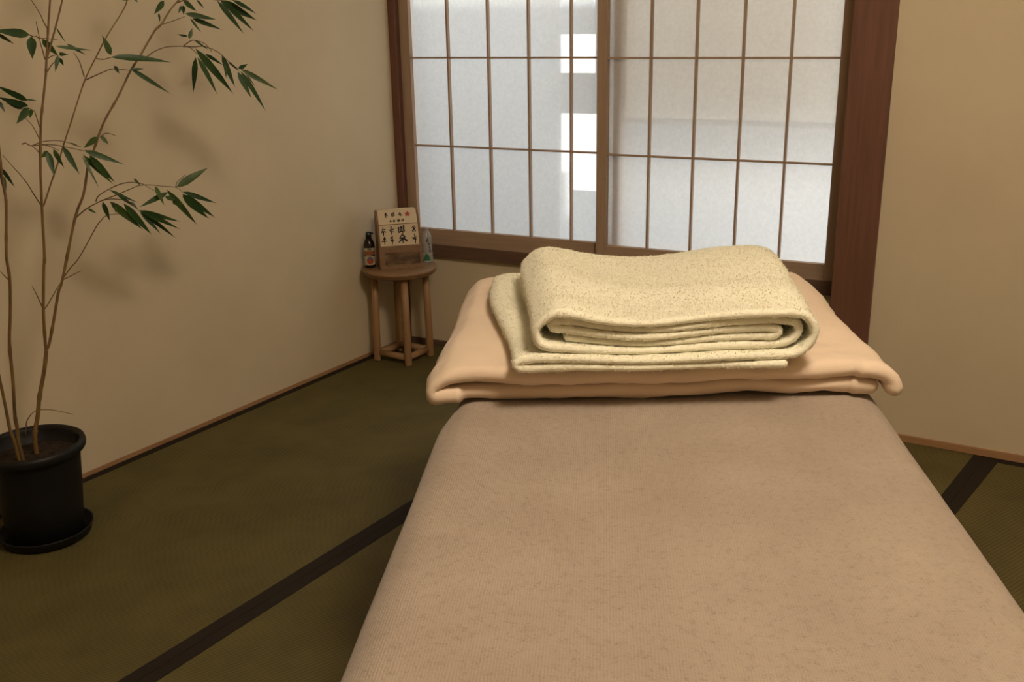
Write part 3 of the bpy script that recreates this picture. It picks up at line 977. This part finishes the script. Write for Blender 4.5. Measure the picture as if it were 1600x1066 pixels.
# ---------------------------------------------------------------- bottles on the stool
def wrap(c, r, z0, z1, a0, a1, n=10):
    vs, fs = [], []
    for i in range(n + 1):
        a = a0 + (a1 - a0) * i / n
        for z in (z0, z1):
            vs.append((c[0] + r * math.cos(a), c[1] + r * math.sin(a), c[2] + z))
    for i in range(n):
        fs.append([2 * i, 2 * i + 2, 2 * i + 3, 2 * i + 1])
    return vs, fs
def wrap_poly(c, r, pts, am):
    """flat print bent round a bottle: pts are (arc metres, z)"""
    zs = [p[1] for p in pts]
    z0, z1 = min(zs), max(zs)
    vs, fs, K, J = [], [], 14, 8
    for k in range(K + 1):
        z = z0 + (z1 - z0) * min(0.9999, max(0.0001, k / K))
        xs = []
        for (a, za), (b_, zb) in zip(pts, pts[1:] + pts[:1]):
            if (za - z) * (zb - z) <= 0 and za != zb:
                xs.append(a + (b_ - a) * (z - za) / (zb - za))
        lo, hi = (min(xs), max(xs)) if xs else (0, 0)
        for j in range(J + 1):
            s = lo + (hi - lo) * j / J
            vs.append((c[0] + r * math.cos(am + s / r), c[1] + r * math.sin(am + s / r), c[2] + z))
    for k in range(K):
        for j in range(J):
            a = k * (J + 1) + j
            fs.append([a, a + 1, a + J + 2, a + J + 1])
    return vs, fs
def disc(s0, z0, rs, rz, n=16):
    return [(s0 + rs * math.cos(2 * math.pi * k / n), z0 + rz * math.sin(2 * math.pi * k / n)) for k in range(n)]

c = Vector((-2.124, 2.984, SZ + 0.0005))
am = math.atan2(-c.y, -c.x)
bo = thing('dark_bottle', c, 'small dark bottle with a black flip cap and a cream and orange label', 'bottle')
put('body', lathe([(0.0185, 0), (0.0205, 0.003), (0.0205, 0.080), (0.0195, 0.090), (0.0150, 0.101), (0.0110, 0.106), (0.0100, 0.108)], c, 32), 'brown_glass', bo, True)
cap = put('cap', lathe([(0.0108, 0.1082), (0.0112, 0.120), (0.0105, 0.129), (0.0060, 0.1315)], c, 24), 'black_cap', bo, True)
sp = Vector((0.83, 0.556, 0))
put('spout', tube([c + Vector((0, 0, 0.126)) + sp * 0.004, c + Vector((0, 0, 0.127)) + sp * 0.013, c + Vector((0, 0, 0.1235)) + sp * 0.017], [0.0045, 0.004, 0.003], 10), 'black_cap', cap, True)
lab = put('label', wrap(c, 0.0208, 0.012, 0.075, am - 1.25, am + 1.25, 16), 'label_cream', bo, True)
put('label_band', wrap(c, 0.0210, 0.049, 0.064, am - 1.1, am + 1.1, 14), 'label_orange', lab, True)
put('label_line', wrap(c, 0.02105, 0.0445, 0.0475, am - 1.25, am + 1.25, 16), 'brown_glass', lab, True)
put('label_word', join(*[wrap(c, 0.0210, 0.0665, 0.0735, am + a - 0.07, am + a + 0.05, 2) for a in (-0.25, -0.08, 0.09, 0.26)]), 'ink', lab)
put('fruit_picture', wrap_poly(c, 0.02105, disc(0.001, 0.0285, 0.0125, 0.0145), am), 'label_blue', lab)
put('fruit_picture', wrap_poly(c, 0.0212, disc(0.001, 0.0245, 0.0118, 0.0105), am), 'label_red', lab)
put('fruit_picture', wrap_poly(c, 0.02135, disc(-0.002, 0.0225, 0.0045, 0.005), am), 'label_orange', lab)

c = Vector((-1.9715, 3.136, SZ + 0.0005))
am = math.atan2(-c.y, -c.x)
bo = thing('clear_bottle', c, 'clear plastic bottle with black brush writing and a green mountain label', 'bottle')
put('body', lathe([(0.0190, 0), (0.0215, 0.003), (0.0215, 0.040), (0.0208, 0.044), (0.0213, 0.060), (0.0200, 0.066), (0.0212, 0.074), (0.0200, 0.094), (0.0150, 0.109), (0.0085, 0.119), (0.0070, 0.121)], c, 32), 'clear_plastic', bo, True)
put('cap', lathe([(0.0072, 0.1212), (0.0075, 0.127), (0.0050, 0.1295)], c, 20), 'label_grey', bo, True)
lab = put('label', wrap(c, 0.0219, 0.005, 0.039, am - 1.45, am + 1.45, 18), 'label_grey', bo, True)
put('mountain_picture', wrap_poly(c, 0.0222, [(-0.018, 0.007), (0.017, 0.008), (0.003, 0.036), (-0.004, 0.037)], am), 'label_green', lab)
def bstroke(pts, w):
    gs = []
    for (s0, z0), (s1, z1) in zip(pts[:-1], pts[1:]):
        t = Vector((s1 - s0, z1 - z0)).normalized()
        n_ = Vector((-t.y, t.x)) * w / 2
        r = 0.0222
        gs.append(wrap_poly(c, r, [(s0 + n_.x, z0 + n_.y), (s1 + n_.x * 0.6, z1 + n_.y * 0.6), (s1 - n_.x * 0.6, z1 - n_.y * 0.6), (s0 - n_.x, z0 - n_.y)], am))
    return join(*gs)
put('brush_writing', join(bstroke([(0.004, 0.096), (0.001, 0.084)], 0.003), bstroke([(-0.003, 0.085), (0.008, 0.090)], 0.003), bstroke([(0.004, 0.090), (0.009, 0.080)], 0.003), bstroke([(-0.002, 0.083), (0.008, 0.080)], 0.0025),
    bstroke([(0.008, 0.078), (0.012, 0.068)], 0.003), bstroke([(0.006, 0.072), (0.014, 0.070)], 0.0025), bstroke([(0.011, 0.064), (0.013, 0.054)], 0.003), bstroke([(0.008, 0.059), (0.016, 0.061)], 0.0025), bstroke([(0.012, 0.052), (0.014, 0.042)], 0.004), bstroke([(0.009, 0.045), (0.017, 0.047)], 0.003)), 'ink', bo)

# ---------------------------------------------------------------- bamboo in its pot
PC_ = Vector((-2.099, 1.487, 0))
sa = put('pot_saucer', lathe([(0.098, 0.0015), (0.103, 0.003), (0.1110, 0.024), (0.1120, 0.027), (0.1095, 0.028), (0.1060, 0.024), (0.099, 0.008), (0.02, 0.0072)], PC_, 64), 'pot_black', None, True, origin=PC_)
tag(sa, 'shallow round black plastic saucer under the bamboo pot', 'saucer')
PL = thing('potted_bamboo', PC_ + Vector((0, 0, 0.0085)), 'thin-stemmed bamboo plant with narrow green leaves in a black pot', 'plant')
put('pot', lathe([(0.084, 0.0085), (0.088, 0.011), (0.098, 0.12), (0.106, 0.222), (0.1075, 0.226), (0.1185, 0.229), (0.1215, 0.234), (0.1225, 0.243), (0.1205, 0.251), (0.1150, 0.2545), (0.1090, 0.2520), (0.1055, 0.244), (0.102, 0.20), (0.02, 0.199)], PC_, 72), 'pot_black', PL, True)
def soil():
    vs, fs = [], []
    R, A = 10, 48
    vs.append(PC_ + Vector((0, 0, 0.222)))
    for i in range(1, R + 1):
        for k in range(A):
            a = 2 * math.pi * k / A
            r = 0.1028 * i / R
            p = PC_ + Vector((r * math.cos(a), r * math.sin(a), 0))
            vs.append(p + Vector((0, 0, 0.2135 + 0.006 * noise.noise(p * 40) + 0.006 * (1 - i / R))))
    for k in range(A):
        fs.append([0, 1 + k, 1 + (k + 1) % A])
    for i in range(R - 1):
        for k in range(A):
            fs.append([1 + i * A + k, 1 + (i + 1) * A + k, 1 + (i + 1) * A + (k + 1) % A, 1 + i * A + (k + 1) % A])
    return vs, fs
put('soil', soil(), 'soil', PL, True)
STEMS = [
    ('A', 0.0077, 0.0063, [(-2.096, 1.494, 0.253), (-2.094, 1.499, 0.284), (-2.090, 1.508, 0.314), (-2.085, 1.519, 0.364), (-2.076, 1.539, 0.432), (-2.071, 1.549, 0.479)]),
    ('A1', 0.0051, 0.0027, [(-2.071, 1.549, 0.479), (-2.071, 1.549, 0.496), (-2.068, 1.556, 0.574), (-2.062, 1.571, 0.675), (-2.059, 1.576, 0.704), (-2.054, 1.587, 0.822), (-2.050, 1.597, 0.913), (-2.044, 1.610, 1.003), (-2.041, 1.618, 1.040), (-2.033, 1.635, 1.114), (-2.030, 1.641, 1.148), (-2.025, 1.654, 1.215), (-2.020, 1.665, 1.271), (-2.015, 1.675, 1.322), (-2.012, 1.683, 1.376)]),
    ('A1r', 0.0033, 0.0020, [(-2.030, 1.643, 1.154), (-2.023, 1.657, 1.190), (-2.017, 1.671, 1.226), (-2.008, 1.691, 1.281), (-2.002, 1.706, 1.329), (-1.996, 1.717, 1.377)]),
    ('A1b', 0.0028, 0.0018, [(-2.054, 1.587, 0.822), (-2.052, 1.592, 0.826), (-2.043, 1.614, 0.875), (-2.032, 1.637, 0.927), (-2.026, 1.652, 0.962), (-2.015, 1.675, 1.016), (-1.999, 1.712, 1.100), (-1.983, 1.747, 1.160), (-1.972, 1.773, 1.201), (-1.952, 1.816, 1.262), (-1.946, 1.830, 1.295), (-1.937, 1.851, 1.345)]),
    ('A2', 0.0050, 0.0024, [(-2.071, 1.549, 0.479), (-2.068, 1.557, 0.491), (-2.060, 1.574, 0.547), (-2.052, 1.593, 0.613), (-2.046, 1.605, 0.642), (-2.026, 1.651, 0.785), (-2.015, 1.676, 0.839), (-2.007, 1.694, 0.904), (-2.001, 1.708, 0.933), (-1.993, 1.724, 0.971), (-1.984, 1.745, 1.011), (-1.968, 1.781, 1.065), (-1.955, 1.811, 1.116), (-1.942, 1.839, 1.155), (-1.926, 1.876, 1.208), (-1.918, 1.893, 1.224), (-1.907, 1.917, 1.257), (-1.898, 1.939, 1.280), (-1.886, 1.966, 1.310), (-1.873, 1.995, 1.347)]),
    ('B', 0.0057, 0.0034, [(-2.085, 1.444, 0.275), (-2.085, 1.446, 0.310), (-2.085, 1.446, 0.342), (-2.081, 1.454, 0.427), (-2.078, 1.460, 0.519), (-2.073, 1.471, 0.585), (-2.068, 1.482, 0.669), (-2.068, 1.484, 0.723), (-2.063, 1.493, 0.793), (-2.060, 1.501, 0.849), (-2.060, 1.501, 0.891), (-2.059, 1.503, 0.936), (-2.057, 1.508, 1.011), (-2.053, 1.516, 1.093)]),
    ('C', 0.0054, 0.0034, [(-2.064, 1.418, 0.289), (-2.066, 1.414, 0.321), (-2.066, 1.413, 0.388), (-2.067, 1.412, 0.447), (-2.067, 1.412, 0.545), (-2.063, 1.420, 0.664), (-2.058, 1.432, 0.794)]),
]
TWIGS = [
    [(-1.926, 1.901, 1.224), (-1.924, 1.927, 1.229), (-1.916, 1.973, 1.242)],
    [(-1.933, 1.833, 1.145), (-1.932, 1.846, 1.149), (-1.930, 1.870, 1.161), (-1.928, 1.904, 1.170), (-1.926, 1.931, 1.172), (-1.921, 1.961, 1.171), (-1.916, 1.979, 1.167), (-1.911, 1.996, 1.151)],
    [(-1.921, 1.961, 1.171), (-1.917, 1.977, 1.181), (-1.912, 1.991, 1.185), (-1.901, 2.016, 1.176), (-1.893, 2.029, 1.155)],
    [(-1.921, 1.961, 1.171), (-1.912, 1.992, 1.169), (-1.902, 2.015, 1.169), (-1.883, 2.042, 1.154), (-1.868, 2.057, 1.132), (-1.849, 2.073, 1.111)],
    [(-1.920, 1.951, 1.273), (-1.914, 1.979, 1.281), (-1.900, 2.020, 1.284), (-1.879, 2.054, 1.280), (-1.868, 2.065, 1.276)],
    [(-1.958, 1.720, 1.151), (-1.951, 1.734, 1.149), (-1.945, 1.748, 1.152), (-1.943, 1.756, 1.153)],
    [(-1.981, 1.701, 1.104), (-1.957, 1.721, 1.117), (-1.946, 1.747, 1.126), (-1.940, 1.770, 1.125), (-1.937, 1.795, 1.121)],
    [(-2.063, 1.568, 0.968), (-2.060, 1.575, 0.970), (-2.055, 1.586, 0.963), (-2.047, 1.603, 0.969), (-2.037, 1.625, 0.971), (-2.025, 1.650, 0.967), (-1.998, 1.675, 0.952)],
    [(-2.055, 1.586, 0.963), (-2.038, 1.624, 0.962), (-2.016, 1.660, 0.951), (-1.994, 1.677, 0.943)],
    [(-2.045, 1.608, 0.964), (-2.040, 1.620, 0.959), (-2.031, 1.639, 0.947)],
    [(-2.048, 1.602, 0.939), (-2.051, 1.595, 0.953), (-2.055, 1.586, 0.963)],
    [(-2.018, 1.646, 0.787), (-1.996, 1.664, 0.808), (-1.972, 1.688, 0.824), (-1.959, 1.722, 0.833), (-1.952, 1.756, 0.841), (-1.949, 1.791, 0.847), (-1.947, 1.832, 0.842), (-1.946, 1.855, 0.836), (-1.942, 1.901, 0.826), (-1.938, 1.925, 0.805)],
    [(-1.977, 1.677, 0.824), (-1.973, 1.686, 0.838), (-1.958, 1.724, 0.855), (-1.951, 1.758, 0.859), (-1.948, 1.796, 0.851), (-1.948, 1.817, 0.838), (-1.948, 1.837, 0.826)],
    [(-1.972, 1.688, 0.824), (-1.963, 1.708, 0.826), (-1.956, 1.736, 0.820), (-1.953, 1.759, 0.809), (-1.952, 1.779, 0.788)],
    [(-2.046, 1.604, 0.642), (-2.034, 1.623, 0.668), (-2.019, 1.641, 0.692), (-1.981, 1.670, 0.763), (-1.974, 1.682, 0.778), (-1.969, 1.693, 0.787), (-1.961, 1.716, 0.788), (-1.957, 1.741, 0.782)],
    [(-2.068, 1.557, 0.577), (-2.064, 1.565, 0.585), (-2.052, 1.593, 0.625), (-2.047, 1.602, 0.636)],
    [(-2.055, 1.585, 0.827), (-2.060, 1.574, 0.855), (-2.064, 1.566, 0.878), (-2.069, 1.553, 0.903), (-2.073, 1.545, 0.917), (-2.081, 1.528, 0.947)],
    [(-2.045, 1.609, 1.003), (-2.045, 1.607, 1.007), (-2.047, 1.604, 1.032), (-2.048, 1.601, 1.041), (-2.052, 1.593, 1.047)],
    [(-2.046, 1.606, 0.970), (-2.047, 1.603, 0.979), (-2.051, 1.594, 1.008), (-2.057, 1.581, 1.028)],
    [(-2.031, 1.639, 1.152), (-2.032, 1.637, 1.173), (-2.033, 1.635, 1.190), (-2.034, 1.633, 1.235)],
    [(-2.025, 1.654, 1.218), (-2.028, 1.648, 1.234), (-2.030, 1.643, 1.252), (-2.035, 1.630, 1.281)],
    [(-2.036, 1.628, 1.204), (-2.033, 1.635, 1.199), (-2.027, 1.649, 1.198), (-2.018, 1.670, 1.195)],
    [(-2.028, 1.645, 1.155), (-2.023, 1.658, 1.161), (-2.019, 1.667, 1.161)],
    [(-2.031, 1.640, 1.125), (-2.027, 1.650, 1.139), (-2.021, 1.661, 1.149)],
    [(-1.983, 1.700, 1.111), (-1.990, 1.698, 1.146), (-1.999, 1.693, 1.166)],
    [(-2.094, 1.498, 0.661), (-2.098, 1.490, 0.675), (-2.100, 1.484, 0.686)],
    [(-2.069, 1.555, 0.584), (-2.072, 1.549, 0.613), (-2.075, 1.542, 0.638)],
    [(-2.045, 1.607, 0.642), (-2.034, 1.623, 0.649), (-2.019, 1.640, 0.659)],
    [(-1.942, 1.901, 0.826), (-1.940, 1.907, 0.840), (-1.935, 1.933, 0.855)],
    [(-2.103, 1.477, 0.276), (-2.101, 1.482, 0.301), (-2.098, 1.488, 0.316), (-2.090, 1.507, 0.331), (-2.076, 1.539, 0.324), (-2.056, 1.583, 0.299)],
    [(-1.964, 1.705, 0.972), (-1.958, 1.718, 0.981), (-1.951, 1.738, 0.974)],
    [(-2.041, 1.616, 1.207), (-2.038, 1.623, 1.203), (-2.036, 1.628, 1.203)],
]
LEAVES = [
    (-1.923, 1.916, 1.278, -1.929, 1.884, 1.247, 0.0173, -0.40),
    (-1.925, 1.896, 1.250, -1.924, 1.896, 1.229, 0.0069, -0.35),
    (-1.917, 1.967, 1.267, -1.917, 1.952, 1.249, 0.0087, -0.10),
    (-1.916, 1.972, 1.268, -1.922, 1.975, 1.246, 0.0105, 0.30),
    (-1.916, 1.973, 1.279, -1.908, 2.008, 1.254, 0.0175, -0.28),
    (-1.905, 2.008, 1.281, -1.898, 2.025, 1.260, 0.0070, -0.22),
    (-1.879, 2.053, 1.278, -1.836, 2.092, 1.196, 0.0195, -0.39),
    (-1.868, 2.066, 1.274, -1.823, 2.117, 1.202, 0.0159, 0.43),
    (-1.875, 2.058, 1.280, -1.852, 2.166, 1.229, 0.0248, 0.31),
    (-1.854, 2.080, 1.280, -1.838, 2.150, 1.245, 0.0142, -0.31),
    (-1.916, 1.974, 1.249, -1.875, 2.041, 1.233, 0.0157, 0.13),
    (-1.911, 1.992, 1.237, -1.889, 2.072, 1.208, 0.0140, 0.35),
    (-1.913, 1.987, 1.237, -1.911, 2.019, 1.202, 0.0088, -0.41),
    (-1.916, 1.978, 1.189, -1.913, 1.991, 1.215, 0.0122, 0.17),
    (-1.917, 1.975, 1.195, -1.928, 1.950, 1.200, 0.0070, -0.32),
    (-1.912, 1.992, 1.185, -1.897, 2.024, 1.159, 0.0070, -0.41),
    (-1.913, 1.991, 1.143, -1.939, 1.995, 1.053, 0.0175, 0.37),
    (-1.911, 1.995, 1.143, -1.896, 2.037, 1.047, 0.0158, -0.20),
    (-1.912, 1.993, 1.164, -1.904, 2.107, 1.044, 0.0228, 0.07),
    (-1.902, 2.015, 1.151, -1.893, 2.067, 1.120, 0.0106, 0.35),
    (-1.878, 2.048, 1.145, -1.867, 2.074, 1.064, 0.0177, -0.09),
    (-1.874, 2.051, 1.128, -1.876, 2.053, 1.088, 0.0088, -0.07),
    (-1.868, 2.057, 1.131, -1.849, 2.077, 1.104, 0.0071, -0.19),
    (-1.849, 2.073, 1.111, -1.842, 2.101, 1.123, 0.0141, -0.46),
    (-1.845, 2.076, 1.111, -1.781, 2.141, 1.055, 0.0159, 0.13),
    (-1.851, 2.071, 1.104, -1.830, 2.090, 1.036, 0.0177, 0.03),
    (-1.846, 2.076, 1.106, -1.819, 2.129, 0.999, 0.0159, -0.16),
    (-1.835, 2.083, 1.097, -1.835, 2.115, 1.064, 0.0053, -0.30),
    (-1.944, 1.753, 1.154, -1.880, 1.875, 1.136, 0.0200, -0.30),
    (-1.943, 1.754, 1.152, -1.924, 1.810, 1.155, 0.0133, -0.22),
    (-1.944, 1.751, 1.158, -1.946, 1.734, 1.204, 0.0183, 0.25),
    (-1.936, 1.796, 1.126, -1.888, 1.870, 1.061, 0.0134, 0.06),
    (-1.943, 1.755, 1.133, -1.944, 1.769, 1.115, 0.0117, -0.40),
    (-1.936, 1.795, 1.124, -1.912, 1.822, 1.124, 0.0084, -0.27),
    (-1.932, 1.789, 1.282, -1.925, 1.817, 1.280, 0.0067, 0.12),
    (-1.927, 1.829, 1.283, -1.923, 1.832, 1.274, 0.0068, -0.17),
    (-2.041, 1.616, 1.207, -2.057, 1.536, 1.218, 0.0232, -0.04),
    (-2.040, 1.619, 1.203, -2.029, 1.604, 1.154, 0.0248, 0.20),
    (-2.069, 1.555, 1.212, -2.066, 1.593, 1.187, 0.0099, 0.45),
    (-2.031, 1.640, 1.197, -2.026, 1.673, 1.158, 0.0199, 0.46),
    (-2.019, 1.666, 1.160, -2.014, 1.647, 1.124, 0.0116, -0.21),
    (-2.018, 1.668, 1.155, -2.021, 1.679, 1.136, 0.0100, 0.28),
    (-2.018, 1.668, 1.163, -2.011, 1.683, 1.161, 0.0100, 0.44),
    (-2.018, 1.669, 1.167, -2.011, 1.690, 1.160, 0.0050, 0.32),
    (-2.021, 1.663, 1.181, -1.977, 1.731, 1.169, 0.0100, -0.31),
    (-2.008, 1.685, 1.185, -1.990, 1.721, 1.159, 0.0100, -0.36),
    (-2.017, 1.671, 1.221, -2.007, 1.684, 1.186, 0.0050, 0.46),
    (-2.052, 1.593, 1.064, -2.070, 1.530, 1.102, 0.0182, -0.49),
    (-2.052, 1.592, 1.052, -2.059, 1.520, 1.078, 0.0182, -0.33),
    (-2.057, 1.581, 1.047, -2.078, 1.554, 1.063, 0.0116, -0.14),
    (-2.052, 1.592, 1.049, -2.060, 1.559, 1.014, 0.0215, -0.40),
    (-2.050, 1.597, 1.045, -2.058, 1.596, 1.024, 0.0116, -0.08),
    (-2.053, 1.590, 1.067, -2.039, 1.609, 1.063, 0.0050, -0.44),
    (-2.077, 1.537, 1.067, -2.065, 1.540, 1.041, 0.0099, -0.33),
    (-2.041, 1.617, 0.948, -2.051, 1.603, 0.933, 0.0150, -0.35),
    (-2.042, 1.616, 0.947, -2.023, 1.610, 0.889, 0.0183, -0.01),
    (-2.036, 1.629, 0.951, -2.022, 1.639, 0.907, 0.0150, 0.50),
    (-2.026, 1.648, 0.955, -1.999, 1.661, 0.888, 0.0167, 0.03),
    (-2.016, 1.661, 0.963, -2.010, 1.685, 0.950, 0.0050, -0.09),
    (-1.966, 1.700, 0.974, -1.993, 1.676, 0.949, 0.0166, -0.02),
    (-1.963, 1.706, 0.975, -1.953, 1.717, 0.955, 0.0116, -0.09),
    (-1.993, 1.678, 0.944, -1.931, 1.738, 0.905, 0.0166, -0.08),
    (-1.983, 1.683, 0.932, -1.951, 1.719, 0.864, 0.0200, 0.39),
    (-1.996, 1.675, 0.934, -1.989, 1.747, 0.853, 0.0150, -0.00),
    (-1.997, 1.674, 0.931, -1.964, 1.681, 0.855, 0.0083, -0.25),
    (-1.941, 1.903, 0.827, -1.892, 1.975, 0.871, 0.0244, -0.29),
    (-1.945, 1.875, 0.818, -1.966, 1.794, 0.791, 0.0174, 0.37),
    (-1.947, 1.837, 0.839, -1.930, 1.844, 0.789, 0.0155, -0.45),
    (-1.945, 1.873, 0.824, -1.942, 1.961, 0.717, 0.0191, 0.07),
    (-1.939, 1.921, 0.812, -1.925, 2.024, 0.766, 0.0158, -0.10),
    (-1.939, 1.918, 0.806, -1.926, 2.014, 0.728, 0.0210, 0.15),
    (-1.940, 1.918, 0.802, -1.926, 1.990, 0.730, 0.0210, 0.24),
    (-1.947, 1.866, 0.807, -1.935, 1.891, 0.794, 0.0139, -0.41),
    (-1.945, 1.886, 0.792, -1.932, 1.904, 0.782, 0.0139, 0.37),
    (-1.970, 1.691, 0.821, -1.976, 1.709, 0.770, 0.0150, 0.42),
    (-1.994, 1.665, 0.808, -1.984, 1.681, 0.794, 0.0067, 0.16),
    (-1.964, 1.707, 0.820, -1.951, 1.786, 0.736, 0.0217, 0.14),
    (-1.956, 1.740, 0.810, -1.948, 1.808, 0.720, 0.0202, 0.03),
    (-1.952, 1.779, 0.787, -1.919, 1.882, 0.742, 0.0153, 0.19),
    (-1.952, 1.781, 0.786, -1.899, 1.858, 0.728, 0.0170, 0.42),
    (-1.952, 1.783, 0.781, -1.951, 1.840, 0.716, 0.0136, -0.43),
    (-1.952, 1.799, 0.774, -1.946, 1.885, 0.696, 0.0137, 0.46),
    (-1.963, 1.709, 0.848, -1.942, 1.775, 0.807, 0.0100, -0.46),
    (-1.958, 1.724, 0.835, -1.952, 1.779, 0.792, 0.0101, -0.37),
    (-1.949, 1.775, 0.867, -1.949, 1.795, 0.845, 0.0068, 0.17),
    (-1.953, 1.759, 0.812, -1.940, 1.768, 0.791, 0.0085, -0.33),
    (-1.960, 1.718, 0.807, -1.962, 1.717, 0.790, 0.0067, 0.07),
    (-2.084, 1.521, 0.920, -2.083, 1.547, 0.871, 0.0116, 0.43),
    (-2.084, 1.520, 0.903, -2.077, 1.518, 0.866, 0.0132, -0.50),
    (-2.084, 1.521, 0.929, -2.098, 1.524, 0.878, 0.0099, -0.49),
    (-2.012, 1.683, 1.373, -2.005, 1.735, 1.412, 0.0150, -0.38),
    (-2.012, 1.683, 1.373, -2.030, 1.671, 1.416, 0.0150, 0.28),
    (-2.015, 1.676, 1.335, -2.040, 1.649, 1.352, 0.0167, 0.05),
    (-1.993, 1.714, 1.374, -1.984, 1.767, 1.392, 0.0151, -0.30),
    (-1.993, 1.714, 1.374, -1.989, 1.742, 1.432, 0.0134, -0.17),
    (-1.923, 1.838, 1.344, -1.911, 1.906, 1.367, 0.0169, 0.27),
    (-1.923, 1.838, 1.344, -1.905, 1.876, 1.401, 0.0152, 0.03),
    (-1.899, 2.023, 1.349, -1.848, 2.077, 1.356, 0.0194, -0.47),
    (-1.899, 2.023, 1.349, -1.877, 2.083, 1.410, 0.0176, -0.01),
    (-1.908, 2.000, 1.318, -1.887, 2.095, 1.309, 0.0193, 0.11),
    (-2.078, 1.534, 1.092, -2.083, 1.485, 1.122, 0.0181, -0.14),
    (-2.078, 1.534, 1.092, -2.091, 1.536, 1.154, 0.0164, 0.02),
    (-2.108, 1.467, 0.784, -2.105, 1.420, 0.836, 0.0165, 0.34),
]
for nm, r0, r1, pts in STEMS:
    pts = [Vector(p) for p in pts]
    if nm in ('A', 'B', 'C'):
        pts = [Vector((pts[0].x * 0.9 + PC_.x * 0.1, pts[0].y * 0.9 + PC_.y * 0.1, 0.205))] + pts
    path = catmull(pts, 5)
    n_ = len(path)
    rad = []
    for i, p in enumerate(path):
        r = (r0 + (r1 - r0) * i / (n_ - 1)) * 0.76
        ph = (p.z * 11.5 + 0.3 * r0 * 1000) % 1.0
        r *= 1.0 + 0.30 * math.exp(-((ph - 0.5) / 0.045) ** 2)
        rad.append(r)
    put('stem', tube(path, rad, 8), 'bamboo_cane', PL, True)
for tw_ in TWIGS:
    path = catmull(tw_, 4)
    n_ = len(path)
    put('twig', tube(path, [0.0016 - 0.0009 * i / (n_ - 1) for i in range(n_)], 6), 'bamboo_twig', PL, True)
def leaf(B, T, w, roll, curl):
    B, T = Vector(B), Vector(T)
    ax = T - B
    L = ax.length
    t = ax.normalized()
    view = (CAM - B).normalized()
    side = t.cross(Vector((0.77, -0.62, 0.15))).normalized()
    side = Matrix.Rotation(roll, 3, t) @ side
    nr = side.cross(t).normalized()
    prof = [(0.0, 0.05), (0.05, 0.30), (0.14, 0.76), (0.27, 1.0), (0.44, 0.94), (0.62, 0.70), (0.78, 0.40), (0.90, 0.15), (1.0, 0.0)]
    vs, fs, us = [], [], []
    for u, k in prof:
        mid = B + ax * u + nr * (curl * L * u * (1 - u)) 
        hw = side * (w * 0.5 * k)
        vs += [mid - hw + nr * (w * 0.10 * k), mid, mid + hw + nr * (w * 0.10 * k)]
    for i in range(len(prof) - 1):
        a = i * 3
        fs += [[a, a + 1, a + 4, a + 3], [a + 1, a + 2, a + 5, a + 4]]
    return vs, fs
rng = random.Random(3)
for x0, y0, z0, x1, y1, z1, w, roll in LEAVES:
    o = put('leaf', leaf((x0, y0, z0), (x1, y1, z1), w * 0.84, roll, rng.uniform(-0.16, 0.16)), 'bamboo_leaf_%d' % rng.choice((0, 0, 1, 2)), PL, True)
    uvl = o.data.uv_layers.new(name='UVMap')
    for lp in o.data.loops:
        uvl.data[lp.index].uv = ((lp.vertex_index // 3) / 8.0, (lp.vertex_index % 3) / 2.0)
